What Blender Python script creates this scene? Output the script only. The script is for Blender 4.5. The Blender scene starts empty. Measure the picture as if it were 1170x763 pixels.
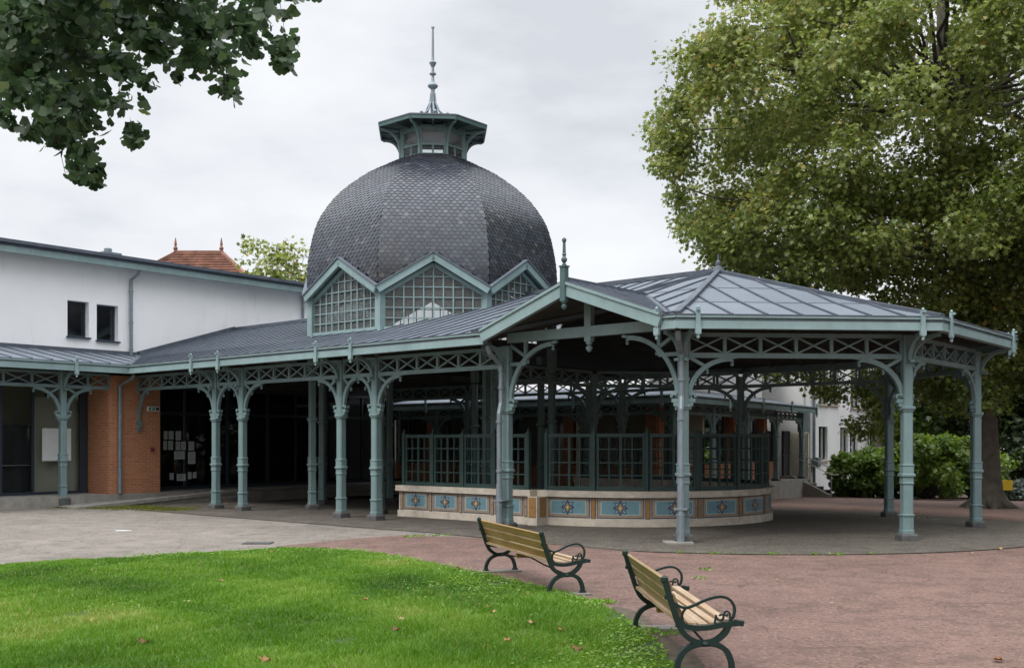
import bpy, bmesh, math, random
import numpy as np
from mathutils import Vector, Matrix
rnd = random.Random(7)
NP = np.random.default_rng(11)
SC = bpy.context.scene
COL = SC.collection
PI = math.pi
R = math.radians

# ------------------------------------------------------------------ camera, sky, sun, exposure
cam_d = bpy.data.cameras.new('camera'); cam = bpy.data.objects.new('camera', cam_d); COL.objects.link(cam)
cam.location = (0, 0, 1.8); cam.rotation_euler = (R(90), 0, 0)
cam_d.sensor_width = 36; cam_d.lens = 1178.5 / 1170 * 36
cam_d.shift_x = 0.0; cam_d.shift_y = (505.5 - 381.5) / 1170
cam_d.clip_start = .05; cam_d.clip_end = 2000
SC.camera = cam
SUN_EL, SUN_AZ = R(52), R(222)          # azimuth clockwise from +Y: the sun is behind and to the left
w = bpy.data.worlds.new('World'); SC.world = w; w.use_nodes = True
nt = w.node_tree; nt.nodes.clear()
N = nt.nodes.new; L = nt.links.new
out = N('ShaderNodeOutputWorld'); bg = N('ShaderNodeBackground'); L(bg.outputs[0], out.inputs[0])
bg.inputs['Strength'].default_value = 0.1
sky = N('ShaderNodeTexSky'); sky.sky_type = 'NISHITA'; sky.sun_disc = False
sky.sun_elevation = SUN_EL; sky.sun_rotation = SUN_AZ; sky.air_density = 1.2; sky.dust_density = 3
tc = N('ShaderNodeTexCoord'); sep = N('ShaderNodeSeparateXYZ'); L(tc.outputs['Generated'], sep.inputs[0])
mp = N('ShaderNodeMapping'); mp.inputs['Scale'].default_value = (1.0, 1.0, 2.6); L(tc.outputs['Generated'], mp.inputs[0])
n1 = N('ShaderNodeTexNoise'); n1.inputs['Scale'].default_value = 2.9; n1.inputs['Detail'].default_value = 7; n1.inputs['Roughness'].default_value = .52
L(mp.outputs[0], n1.inputs['Vector'])
cr = N('ShaderNodeValToRGB'); L(n1.outputs['Fac'], cr.inputs[0])
cr.color_ramp.elements[0].position = .34; cr.color_ramp.elements[0].color = (5.7, 5.95, 6.35, 1)
cr.color_ramp.elements[1].position = .62; cr.color_ramp.elements[1].color = (8.05, 8.15, 8.3, 1)
e = cr.color_ramp.elements.new(.47); e.color = (7.05, 7.25, 7.6, 1)
zr_ = N('ShaderNodeMapRange'); L(sep.outputs['Z'], zr_.inputs[0])
zr_.inputs[1].default_value = .40; zr_.inputs[2].default_value = .95; zr_.inputs[3].default_value = 1.04; zr_.inputs[4].default_value = 4.5
vm = N('ShaderNodeVectorMath'); vm.operation = 'SCALE'; L(cr.outputs[0], vm.inputs[0]); L(zr_.outputs[0], vm.inputs['Scale'])
mx = N('ShaderNodeMixRGB'); mx.inputs[0].default_value = .93; L(sky.outputs[0], mx.inputs[1]); L(vm.outputs[0], mx.inputs[2])
L(mx.outputs[0], bg.inputs[0])
sd = bpy.data.lights.new('sun', 'SUN'); sd.energy = 1.5; sd.angle = R(14); sd.color = (1, .965, .91)
so = bpy.data.objects.new('sun', sd); COL.objects.link(so)
so.rotation_euler = (R(90) - SUN_EL, 0, -SUN_AZ + PI)
so.rotation_euler = Vector((-math.sin(SUN_AZ) * math.cos(SUN_EL), -math.cos(SUN_AZ) * math.cos(SUN_EL), -math.sin(SUN_EL))).to_track_quat('-Z', 'Y').to_euler()
SC.view_settings.view_transform = 'Standard'; SC.view_settings.look = 'None'
SC.view_settings.exposure = 0.28; SC.view_settings.gamma = 1; SC.view_settings.use_curve_mapping = False
SC.cycles.max_bounces = 8; SC.cycles.transparent_max_bounces = 24

# ------------------------------------------------------------------ materials
class NB:
    def __init__(s, name):
        s.m = bpy.data.materials.new(name); s.m.use_nodes = True; s.t = s.m.node_tree; s.t.nodes.clear()
        s.out = s.n('ShaderNodeOutputMaterial'); s.b = s.n('ShaderNodeBsdfPrincipled'); s.l(s.b.outputs[0], s.out.inputs[0])
        s.tc = s.n('ShaderNodeTexCoord')
    def n(s, t, **k):
        o = s.t.nodes.new(t)
        for a, v in k.items(): setattr(o, a, v)
        return o
    def l(s, a, b): s.t.links.new(a, b)
    def noise(s, scale, detail=4, rough=.55, coord='Object', stretch=None):
        o = s.n('ShaderNodeTexNoise'); o.inputs['Scale'].default_value = scale; o.inputs['Detail'].default_value = detail; o.inputs['Roughness'].default_value = rough
        if stretch:
            mp = s.n('ShaderNodeMapping'); mp.inputs['Scale'].default_value = stretch; s.l(s.tc.outputs[coord], mp.inputs[0]); s.l(mp.outputs[0], o.inputs['Vector'])
        else: s.l(s.tc.outputs[coord], o.inputs['Vector'])
        return o.outputs['Fac']
    def ramp(s, fac, stops):
        o = s.n('ShaderNodeValToRGB'); s.l(fac, o.inputs[0]); e = o.color_ramp.elements
        e[0].position, e[0].color = stops[0][0], (*stops[0][1], 1)
        e[1].position, e[1].color = stops[-1][0], (*stops[-1][1], 1)
        for p, c in stops[1:-1]:
            x = e.new(p); x.color = (*c, 1)
        return o.outputs[0]
    def mix(s, fac, a, b, mode='MIX'):
        o = s.n('ShaderNodeMixRGB', blend_type=mode)
        for i, v in ((0, fac), (1, a), (2, b)):
            if hasattr(v, 'links'): s.l(v, o.inputs[i])
            else: o.inputs[i].default_value = v if i == 0 else (*v, 1)
        return o.outputs[0]
    def base(s, v):
        if hasattr(v, 'links'): s.l(v, s.b.inputs['Base Color'])
        else: s.b.inputs['Base Color'].default_value = (*v, 1)
    def set(s, rough=.5, metal=0, spec=.5):
        s.b.inputs['Roughness'].default_value = rough; s.b.inputs['Metallic'].default_value = metal; s.b.inputs['Specular IOR Level'].default_value = spec
        return s
    def bump(s, fac, strength=.3, dist=.01):
        o = s.n('ShaderNodeBump'); o.inputs['Strength'].default_value = strength; o.inputs['Distance'].default_value = dist
        s.l(fac, o.inputs['Height']); s.l(o.outputs[0], s.b.inputs['Normal'])
    def attr(s, name):
        o = s.n('ShaderNodeAttribute', attribute_name=name); return o.outputs['Fac']

def mul(c, k): return tuple(min(1, x * k) for x in c)
def painted(name, c, rough=.45, wear=.5, dirt=(.085, .075, .058), vs=1.0):
    b = NB(name); b.set(rough, 0, .4)
    a = b.noise(1.7, 6, .6); v = b.ramp(a, [(.3, mul(c, .84)), (.7, mul(c, 1.14))])
    st = b.noise(5.0, 7, .65, stretch=(1, 1, .12)); f = b.ramp(st, [(.52, (0, 0, 0)), (.8, (wear,) * 3)])
    v = b.mix(f, v, dirt); v = b.mix(b.ramp(b.noise(11, 5, .7), [(.64, (0, 0, 0)), (.72, (.55,) * 3)]), v, (.105, .072, .045)); b.base(v); fine = b.noise(40, 3); b.bump(fine, .12, .004)
    return b.m
def plain(name, c, rough=.6, metal=0, var=.18, scale=6, bump=.15):
    b = NB(name); b.set(rough, metal)
    a = b.noise(scale, 6, .6); b.base(b.ramp(a, [(.28, mul(c, 1 - var)), (.72, mul(c, 1 + var))]))
    if bump: b.bump(b.noise(scale * 8, 3), bump, .005)
    return b.m

M = {}
TEAL = (.160, .238, .240)
M['teal'] = painted('teal_paint', TEAL)
M['teal_trim'] = painted('teal_trim_paint', (.215, .300, .305), .42, .22)
M['teal_deep'] = painted('deep_teal_paint', (.060, .108, .108), .5, .3)
M['rail'] = painted('railing_green_paint', (.022, .050, .047), .4, .3, (.05, .05, .04))
M['navy'] = plain('navy_frame_paint', (.022, .032, .048), .4, 0, .15, 5, 0)
M['stone_dark'] = plain('dark_plinth_stone', (.075, .075, .075), .85, 0, .35, 9, .4)
M['soffit'] = plain('dark_stained_boards', (.055, .054, .048), .75, 0, .35, 3, .2)
M['concrete'] = plain('grey_concrete', (.24, .225, .20), .9, 0, .25, 4, .4)
M['floor_concrete'] = plain('worn_floor_concrete', (.17, .155, .135), .85, 0, .3, 2, .3)
M['pipe'] = plain('grey_zinc_pipe', (.20, .235, .262), .45, .35, .2, 6, .1)
M['limestone'] = plain('pale_limestone', (.47, .415, .345), .85, 0, .22, 5, .35)
M['dark_room'] = plain('dark_interior', (.045, .045, .048), .9, 0, .3, 2, 0)
M['beige'] = plain('beige_blind', (.66, .63, .50), .8, 0, .12, 1, 0)
M['paper'] = plain('white_paper', (.62, .66, .66), .7, 0, .06, 8, 0)
M['terracotta_wall'] = plain('pinkish_render', (.40, .23, .19), .85, 0, .15, 3, .2)
M['soil'] = plain('lawn_soil', (.030, .050, .014), .95, 0, .4, 6, .5)
M['iron'] = painted('dark_green_cast_iron', (.006, .019, .016), .52, .15, (.02, .02, .014))
M['bolt'] = plain('zinc_bolt', (.45, .45, .45), .4, .8, .1, 9, 0)
M['rust_plate'] = plain('grey_metal_cover', (.09, .088, .085), .7, .4, .3, 12, .3)
M['yellow'] = plain('yellow_sign_paint', (.70, .48, .02), .5, 0, .08, 6, 0)
M['white_plastic'] = plain('white_plastic', (.62, .64, .62), .5, 0, .05, 6, 0)
M['green_sign'] = plain('green_sign_film', (.015, .20, .11), .4, 0, .05, 6, 0)
M['red_plastic'] = plain('red_plastic', (.20, .02, .02), .5, 0, .05, 6, 0)
M['room_brown'] = plain('brown_timber_lining', (.27, .215, .18), .7, 0, .25, 3, .1)
M['print'] = plain('grey_print', (.22, .24, .25), .7, 0, .1, 9, 0)

def zinc():
    b = NB('zinc_sheet'); b.set(.60, .1, .3)
    a = b.noise(.9, 6, .62); t = b.attr('tint')
    v = b.ramp(a, [(.25, (.098, .116, .142)), (.75, (.145, .166, .196))])
    v = b.mix(.38, v, b.ramp(t, [(0, (.100, .120, .147)), (1, (.158, .180, .212))]))
    st = b.ramp(b.noise(7, 7, .7), [(.55, (0, 0, 0)), (.8, (.3, .3, .3))]); b.base(b.mix(st, v, (.11, .115, .115)))
    b.bump(b.noise(2.2, 4), .25, .02); return b.m
M['zinc'] = zinc()
def zinc_dark():
    b = NB('weathered_zinc_seam'); b.set(.62, .1, .3); b.base(b.ramp(b.noise(3, 5), [(.3, (.060, .072, .092)), (.7, (.10, .116, .142))])); return b.m
M['seam'] = zinc_dark()
def slate():
    b = NB('slate_scales'); b.set(.40, 0, .6)
    t = b.attr('tint'); v = b.ramp(t, [(0, (.014, .018, .027)), (.45, (.028, .035, .050)), (.8, (.045, .053, .071)), (1, (.080, .082, .088))])
    br = b.ramp(b.noise(.35, 5, .6), [(.50, (0, 0, 0)), (.78, (.55, .55, .55))])
    b.base(b.mix(br, v, (.050, .041, .030))); b.bump(b.noise(30, 4), .35, .01); return b.m
M['slate'] = slate()
def render_white():
    b = NB('white_render'); b.set(.9, 0, .2)
    v = b.ramp(b.noise(.5, 6, .6), [(.3, (.78, .78, .785)), (.7, (.85, .85, .85))])
    st = b.ramp(b.noise(2.2, 8, .7, stretch=(1, 1, .18)), [(.56, (0, 0, 0)), (.82, (.32, .32, .32))])
    v = b.mix(st, v, (.38, .37, .36)); b.base(v); b.bump(b.noise(60, 4), .2, .006); return b.m
M['white'] = render_white()
def brick(name='red_brick', c1=(.43, .175, .085), c2=(.33, .122, .056)):
    b = NB(name); b.set(.88, 0, .2)
    t = b.n('ShaderNodeTexBrick'); b.l(b.tc.outputs['UV'], t.inputs['Vector'])
    t.inputs['Color1'].default_value = (*c1, 1); t.inputs['Color2'].default_value = (*c2, 1); t.inputs['Mortar'].default_value = (.36, .27, .20, 1)
    t.inputs['Scale'].default_value = 1; t.inputs['Mortar Size'].default_value = .008; t.inputs['Brick Width'].default_value = .23; t.inputs['Row Height'].default_value = .075; t.inputs['Bias'].default_value = -.1
    v = b.mix(b.ramp(b.noise(3, 6, .6), [(.35, (.0,) * 3), (.75, (.45,) * 3)]), t.outputs['Color'], (.40, .17, .09)); b.base(v)
    b.bump(t.outputs['Fac'], -.5, .006); return b.m
M['brick'] = brick()
def glass(name, tint=(.75, .8, .8), dark=.0, rough=.02, ior=1.45):
    b = NB(name); b.t.nodes.remove(b.b)
    tr = b.n('ShaderNodeBsdfTransparent'); tr.inputs[0].default_value = (*tint, 1)
    gl = b.n('ShaderNodeBsdfGlossy'); gl.inputs['Roughness'].default_value = rough
    fr = b.n('ShaderNodeFresnel'); fr.inputs[0].default_value = ior
    ad = b.n('ShaderNodeMath', operation='ADD'); b.l(fr.outputs[0], ad.inputs[0]); ad.inputs[1].default_value = dark
    ms = b.n('ShaderNodeMixShader'); b.l(ad.outputs[0], ms.inputs[0]); b.l(tr.outputs[0], ms.inputs[1]); b.l(gl.outputs[0], ms.inputs[2]); b.l(ms.outputs[0], b.out.inputs[0])
    nn = b.noise(.8, 2); bp = b.n('ShaderNodeBump'); bp.inputs['Strength'].default_value = .06; bp.inputs['Distance'].default_value = .02; b.l(nn, bp.inputs['Height']); b.l(bp.outputs[0], gl.inputs['Normal'])
    return b.m
M['glass'] = glass('clear_glass', (.82, .86, .85), .0)
M['tinted'] = glass('tinted_glass', (.78, .80, .80), .0, .02, 1.22)
M['house_glass'] = glass('house_window_glass', (.6, .62, .62), .0, .02, 1.2)
def dusty(name, tint, k, col):
    m = glass(name, tint, .0, .05, 1.45); t = m.node_tree; o = [n for n in t.nodes if n.type == 'OUTPUT_MATERIAL'][0]; src = o.inputs[0].links[0].from_socket
    d = t.nodes.new('ShaderNodeBsdfDiffuse'); d.inputs[0].default_value = (*col, 1); x = t.nodes.new('ShaderNodeMixShader'); x.inputs[0].default_value = k; t.links.new(src, x.inputs[1]); t.links.new(d.outputs[0], x.inputs[2]); t.links.new(x.outputs[0], o.inputs[0]); return m
M['dusty'] = dusty('dusty_glass', (.85, .88, .88), .20, (.42, .42, .41)); M['pale_pane'] = dusty('pale_lantern_glass', (.92, .94, .94), .12, (.62, .64, .66)); M['mirror_pane'] = glass('upper_window_glass', (.55, .6, .62), .03, .02, 1.5)
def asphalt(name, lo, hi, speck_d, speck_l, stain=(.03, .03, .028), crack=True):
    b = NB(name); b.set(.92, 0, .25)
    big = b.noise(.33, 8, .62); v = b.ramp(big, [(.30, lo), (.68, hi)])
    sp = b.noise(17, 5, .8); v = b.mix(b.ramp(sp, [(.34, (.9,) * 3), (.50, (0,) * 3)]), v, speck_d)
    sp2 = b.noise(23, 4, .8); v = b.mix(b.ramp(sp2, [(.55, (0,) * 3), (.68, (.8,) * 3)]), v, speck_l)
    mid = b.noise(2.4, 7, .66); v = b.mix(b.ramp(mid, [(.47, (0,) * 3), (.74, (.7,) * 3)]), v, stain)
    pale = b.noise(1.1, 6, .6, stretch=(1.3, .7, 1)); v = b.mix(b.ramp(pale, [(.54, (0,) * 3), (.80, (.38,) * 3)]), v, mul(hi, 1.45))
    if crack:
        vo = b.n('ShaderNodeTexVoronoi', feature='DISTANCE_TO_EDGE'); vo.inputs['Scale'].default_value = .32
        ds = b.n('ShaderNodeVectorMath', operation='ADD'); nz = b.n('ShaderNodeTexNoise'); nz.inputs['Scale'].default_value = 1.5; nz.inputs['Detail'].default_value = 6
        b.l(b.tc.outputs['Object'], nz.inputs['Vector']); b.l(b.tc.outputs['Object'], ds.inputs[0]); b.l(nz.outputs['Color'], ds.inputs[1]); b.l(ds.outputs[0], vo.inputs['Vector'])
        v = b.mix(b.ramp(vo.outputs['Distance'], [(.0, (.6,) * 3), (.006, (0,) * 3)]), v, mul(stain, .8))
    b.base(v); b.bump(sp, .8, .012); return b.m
M['asphalt'] = asphalt('grey_asphalt', (.150, .131, .114), (.218, .194, .170), (.048, .042, .036), (.40, .36, .315), (.066, .056, .045))
M['apron'] = asphalt('worn_shaded_apron_asphalt', (.072, .062, .051), (.110, .096, .080), (.024, .021, .018), (.28, .25, .215), (.034, .029, .023), False)  # apron base colour also darkened for the shade under the roof
M['pink'] = asphalt('pink_asphalt', (.120, .074, .060), (.172, .108, .089), (.036, .025, .021), (.30, .22, .19), (.048, .036, .029))
def bench_wood(name, a, b_, g, rough):
    b = NB(name); b.set(rough, 0, .4)
    gr = b.noise(3, 6, .6, stretch=(.6, 9, 9)); v = b.ramp(gr, [(.3, a), (.7, b_)])
    gy = b.noise(1.3, 6, .65, stretch=(.8, 3, 3)); b.base(b.mix(b.ramp(gy, [(.42, (0,) * 3), (.7, (.85,) * 3)]), v, g)); b.bump(gr, .3, .004); return b.m
M['slat'] = bench_wood('varnished_bench_slat', (.150, .085, .022), (.265, .160, .048), (.34, .23, .095), .42)
M['slat_worn'] = bench_wood('worn_bench_slat', (.25, .165, .09), (.37, .27, .175), (.44, .37, .29), .55)
M['slat_mid'] = bench_wood('half_worn_bench_slat', (.17, .105, .040), (.27, .18, .085), (.33, .25, .15), .45)
def leafmat(name, stops, trans=.35, rough=.45, bumpy=0):
    b = NB(name); b.set(rough, 0, .4)
    t = b.attr('tint'); v = b.ramp(t, stops); b.base(v)
    tr = b.n('ShaderNodeBsdfTranslucent'); hs = b.n('ShaderNodeHueSaturation'); hs.inputs['Value'].default_value = 1.25; hs.inputs['Saturation'].default_value = 1.1; b.l(v, hs.inputs['Color']); b.l(hs.outputs[0], tr.inputs[0])
    ms = b.n('ShaderNodeMixShader'); ms.inputs[0].default_value = trans
    b.l(b.b.outputs[0], ms.inputs[1]); b.l(tr.outputs[0], ms.inputs[2]); b.l(ms.outputs[0], b.out.inputs[0]); return b.m
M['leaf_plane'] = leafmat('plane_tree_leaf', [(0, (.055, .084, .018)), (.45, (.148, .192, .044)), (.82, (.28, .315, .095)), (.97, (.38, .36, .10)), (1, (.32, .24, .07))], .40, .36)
M['leaf_ginkgo'] = leafmat('ginkgo_leaf', [(0, (.024, .048, .022)), (.5, (.052, .092, .040)), (.85, (.10, .145, .062)), (1, (.17, .21, .08))], .42)
M['leaf_shrub'] = leafmat('shrub_leaf', [(0, (.045, .090, .014)), (.5, (.125, .205, .034)), (1, (.24, .32, .06))])
M['leaf_dark'] = leafmat('dark_leaf', [(0, (.016, .030, .009)), (.5, (.034, .056, .016)), (1, (.070, .10, .028))])
M['leaf_blue'] = leafmat('bluish_leaf', [(0, (.05, .075, .055)), (.5, (.10, .13, .10)), (1, (.17, .20, .17))])
M['grass'] = leafmat('grass_blade', [(0, (.045, .118, .012)), (.5, (.115, .245, .020)), (.88, (.20, .325, .045)), (1, (.36, .33, .12))], .35, .5)
M['moss'] = leafmat('moss_green', [(0, (.05, .06, .012)), (.6, (.11, .13, .02)), (1, (.17, .17, .03))], .2, .9)
M['fallen'] = leafmat('dry_leaf', [(0, (.14, .055, .022)), (.5, (.30, .15, .06)), (1, (.48, .32, .17))], .15, .7)
M['bark'] = plain('plane_bark', (.080, .068, .052), .9, 0, .5, 3, .6)
M['twig'] = plain('twig_bark', (.055, .045, .032), .9, 0, .3, 5, .3)
M['roof_tile'] = plain('red_roof_tile', (.200, .095, .066), .9, 0, .5, 1.6, .3)
# ceramic colours
def ceramic(n, c): return plain(n, c, .28, 0, .12, 14, .04)
M['t_blue'] = ceramic('tile_blue', (.125, .225, .265)); M['t_light'] = ceramic('tile_pale_blue', (.30, .42, .45)); M['t_navy'] = ceramic('tile_navy', (.035, .060, .115))
M['t_ochre'] = ceramic('tile_ochre', (.27, .145, .045)); M['t_tan'] = ceramic('tile_tan', (.27, .205, .145)); M['t_yellow'] = ceramic('tile_yellow', (.46, .26, .05)); M['t_red'] = ceramic('tile_brown_red', (.20, .055, .03)); M['t_white'] = ceramic('tile_cream', (.55, .54, .48))

# ------------------------------------------------------------------ mesh builder
V3 = lambda *a: np.array(a, float)
def unit(v):
    v = np.asarray(v, float); return v / (np.linalg.norm(v) + 1e-12)
ZUP = V3(0, 0, 1)
class MB:
    def __init__(s): s.v = []; s.f = []; s.m = []; s.t = []
    def add(s, verts, faces, mat=0, tint=.5):
        o = len(s.v); s.v.extend([tuple(map(float, p)) for p in verts])
        for f in faces: s.f.append([i + o for i in f]); s.m.append(mat); s.t.append(tint)
        return s
    def box(s, c, size, ax=None, mat=0, tint=.5):
        ax = ax or (V3(1, 0, 0), V3(0, 1, 0), ZUP); c = np.asarray(c, float); P = []
        for k in (-1, 1):
            for j in (-1, 1):
                for i in (-1, 1): P.append(c + ax[0] * size[0] * i / 2 + ax[1] * size[1] * j / 2 + ax[2] * size[2] * k / 2)
        F = [(0, 2, 3, 1), (4, 5, 7, 6), (0, 1, 5, 4), (2, 6, 7, 3), (0, 4, 6, 2), (1, 3, 7, 5)]
        return s.add(P, F, mat, tint)
    def beam(s, p, q, w_, h, up=ZUP, mat=0, tint=.5):
        p = np.asarray(p, float); q = np.asarray(q, float); d = unit(q - p); up = np.asarray(up, float)
        if abs(d @ up) > .98: up = V3(1, 0, 0) if abs(d[0]) < .9 else V3(0, 1, 0)
        a = unit(np.cross(up, d)); b = np.cross(d, a)
        return s.box((p + q) / 2, (np.linalg.norm(q - p), w_, h), (d, a, b), mat, tint)
    def sweep(s, pts, w_, t, nrm, mat=0, cap=True):
        """rectangular section swept along pts lying in the plane with normal nrm; w_ along nrm, t in the plane"""
        pts = [np.asarray(p, float) for p in pts]; n = unit(nrm); rings = []
        ws = w_ if hasattr(w_, '__len__') else [w_] * len(pts); ts = t if hasattr(t, '__len__') else [t] * len(pts)
        for i, p in enumerate(pts):
            d = unit(pts[min(i + 1, len(pts) - 1)] - pts[max(i - 1, 0)]); b = unit(np.cross(n, d))
            rings.append([p + n * ws[i] / 2 * a + b * ts[i] / 2 * c for a, c in ((-1, -1), (1, -1), (1, 1), (-1, 1))])
        P = [q for r in rings for q in r]; F = []
        for i in range(len(pts) - 1):
            for k in range(4): F.append((4 * i + k, 4 * i + (k + 1) % 4, 4 * i + 4 + (k + 1) % 4, 4 * i + 4 + k))
        if cap: F += [(3, 2, 1, 0), tuple(4 * (len(pts) - 1) + k for k in range(4))]
        return s.add(P, F, mat)
    def tube(s, pts, r, n=8, mat=0, cap=True):
        pts = [np.asarray(p, float) for p in pts]; rs = r if hasattr(r, '__len__') else [r] * len(pts)
        d0 = unit(pts[1] - pts[0]); a = unit(np.cross(d0, ZUP if abs(d0[2]) < .9 else V3(1, 0, 0))); P = []; F = []
        for i, p in enumerate(pts):
            d = unit(pts[min(i + 1, len(pts) - 1)] - pts[max(i - 1, 0)]); a = unit(a - d * (a @ d)); b = np.cross(d, a)
            for k in range(n): P.append(p + (a * math.cos(2 * PI * k / n) + b * math.sin(2 * PI * k / n)) * rs[i])
        for i in range(len(pts) - 1):
            for k in range(n): F.append((i * n + k, i * n + (k + 1) % n, (i + 1) * n + (k + 1) % n, (i + 1) * n + k))
        if cap: F += [tuple(range(n))[::-1], tuple((len(pts) - 1) * n + k for k in range(n))]
        return s.add(P, F, mat)
    def lathe(s, c, prof, n=12, mat=0):
        c = np.asarray(c, float); P = []; F = []
        for r, z in prof:
            for k in range(n): P.append(c + V3(r * math.cos(2 * PI * k / n), r * math.sin(2 * PI * k / n), z))
        for i in range(len(prof) - 1):
            for k in range(n): F.append((i * n + k, i * n + (k + 1) % n, (i + 1) * n + (k + 1) % n, (i + 1) * n + k))
        F += [tuple(range(n))[::-1], tuple((len(prof) - 1) * n + k for k in range(n))]
        return s.add(P, F, mat)
    def loft(s, prof, mat=0, ch=.28):
        """chamfered square section about the local z axis; prof = (z, half size)"""
        P = []; F = []
        for z, h in prof:
            c = h * (1 - ch)
            P += [(h, -c, z), (h, c, z), (c, h, z), (-c, h, z), (-h, c, z), (-h, -c, z), (-c, -h, z), (c, -h, z)]
        for i in range(len(prof) - 1):
            for k in range(8): F.append((8 * i + k, 8 * i + (k + 1) % 8, 8 * i + 8 + (k + 1) % 8, 8 * i + 8 + k))
        F += [tuple(range(8))[::-1], tuple(8 * (len(prof) - 1) + k for k in range(8))]
        return s.add(P, F, mat)
    def poly(s, pts, mat=0, tint=.5): return s.add(pts, [tuple(range(len(pts)))], mat, tint)
    def slab(s, pts, down, mat=0, mat2=None, tint=.5):
        """polygon given thickness by moving a copy by vector down"""
        n = len(pts); P = [np.asarray(p, float) for p in pts]; P += [p + np.asarray(down, float) for p in P]
        s.add(P, [tuple(range(n))], mat, tint)
        o = len(s.v) - 2 * n
        s.f.append([o + n + i for i in range(n)][::-1]); s.m.append(mat if mat2 is None else mat2); s.t.append(tint)
        for i in range(n):
            s.f.append([o + i, o + n + i, o + n + (i + 1) % n, o + (i + 1) % n]); s.m.append(mat); s.t.append(tint)
        return s
    def mesh(s, name, mats, org=(0, 0, 0), smooth=False, uv=True):
        me = bpy.data.meshes.new(name); v = np.array(s.v) - np.array(org); me.from_pydata(v.tolist(), [], s.f)
        for m in mats: me.materials.append(m)
        me.polygons.foreach_set('material_index', s.m)
        if smooth: me.polygons.foreach_set('use_smooth', [True] * len(s.f))
        a = me.attributes.new('tint', 'FLOAT', 'FACE'); a.data.foreach_set('value', s.t)
        if uv and len(s.f) < 20000:
            ul = me.uv_layers.new(name='uv')
            for p in me.polygons:
                n = np.array(p.normal); t = np.cross(ZUP, n); t = unit(t) if np.linalg.norm(t) > .05 else V3(1, 0, 0); b = np.cross(n, t)
                for li in p.loop_indices:
                    c = v[me.loops[li].vertex_index] + np.array(org); ul.data[li].uv = (c @ t, c @ b)
        me.validate(); me.update()
        return me
ORG = {}
def link(name, me, loc=(0, 0, 0), parent=None, rotz=0):
    o = bpy.data.objects.new(name, me); COL.objects.link(o); loc = np.asarray(loc, float)
    if parent is not None:
        o.parent = parent; o.location = loc - ORG[parent.name]
    else: o.location = loc
    o.rotation_euler = (0, 0, rotz); ORG[o.name] = loc
    return o
def part(name, mb, mats, parent, smooth=False):
    mats = mats if isinstance(mats, (list, tuple)) else [mats]
    org = ORG[parent.name]; return link(name, mb.mesh(name, [M[m] for m in mats], org, smooth), org, parent)
def tag(o, label, cat, group=None, kind=None):
    if label: o['label'] = label
    if cat: o['category'] = cat
    if group: o['group'] = group
    if kind: o['kind'] = kind
    return o
def thing(name, label, cat, loc, group=None):
    o = link(name, None, loc); o.empty_display_size = .2; return tag(o, label, cat, group)
def solo(name, mb, mats, label, cat, loc, group=None, kind=None, smooth=False):
    mats = mats if isinstance(mats, (list, tuple)) else [mats]
    return tag(link(name, mb.mesh(name, [M[m] for m in mats], loc, smooth), loc), label, cat, group, kind)
def fastmesh(name, verts, nper, mats, tint, loc=(0, 0, 0), midx=None, tris=None):
    """many small equal polygons: verts (N,nper,3); tris = local index tuples per item"""
    n = len(verts); me = bpy.data.meshes.new(name); v = (np.asarray(verts).reshape(-1, 3) - np.asarray(loc)).astype(np.float32)
    tris = tris or [tuple(range(nper))]
    me.vertices.add(len(v)); me.vertices.foreach_set('co', v.ravel())
    loops = []; tot = []
    base = (np.arange(n) * nper)[:, None]
    idx = np.concatenate([base + np.array(t)[None, :] for t in tris], axis=1)     # per item
    lens = np.tile([len(t) for t in tris], n)
    me.loops.add(idx.size); me.loops.foreach_set('vertex_index', idx.ravel().astype(np.int32))
    me.polygons.add(len(lens)); st = np.concatenate([[0], np.cumsum(lens)[:-1]]); me.polygons.foreach_set('loop_start', st.astype(np.int32)); me.polygons.foreach_set('loop_total', lens.astype(np.int32))
    a = me.attributes.new('tint', 'FLOAT', 'FACE'); a.data.foreach_set('value', np.repeat(tint, len(tris)).astype(np.float32))
    for m in mats: me.materials.append(M[m])
    me.update(calc_edges=True); me.validate()
    return me
# ------------------------------------------------------------------ the site grid: u runs along the gallery front, v runs back
TH = R(-40.315); U = V3(math.cos(TH), math.sin(TH), 0); VV = V3(-math.sin(TH), math.cos(TH), 0)
C1 = V3(-.098, 21.243, 0)
def W(a, b, z=0): return C1 + U * a + VV * b + ZUP * z
AX = (U, VV, ZUP)
def gz(x, y): return -.0225 * max(0., .447 * (x - 4.7) + .894 * (y - 24))
S8 = 4.164; AP8 = S8 / 2 * (1 + math.sqrt(2)); OVH = .734
OC = (S8 / 2, AP8)                                     # octagon centre in (u, v)
ZT, ZB = 4.0, 3.77
ZRIDGE = 5.70
KNEE = 1.6
KS = .275
def zroof(d): return ZT + KS * d if d < KNEE else ZT + KS * KNEE + (ZRIDGE - ZT - KS * KNEE) / (AP8 + OVH - KNEE) * (d - KNEE)
def oct_pts(ap, c=OC):                                 # k=0 is the near-left end of the side facing -v
    s = ap * (math.sqrt(2) - 1)
    P = [(-s, -ap), (s, -ap), (ap, -s), (ap, s), (s, ap), (-s, ap), (-ap, s), (-ap, -s)]
    return [(c[0] + x, c[1] + y) for x, y in P]
COLS8 = oct_pts(AP8); EAVE8 = oct_pts(AP8 + OVH)
DC = (-6.856, 4.756); DS = 2.681; DAP = DS / 2 * (1 + math.sqrt(2))

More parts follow.
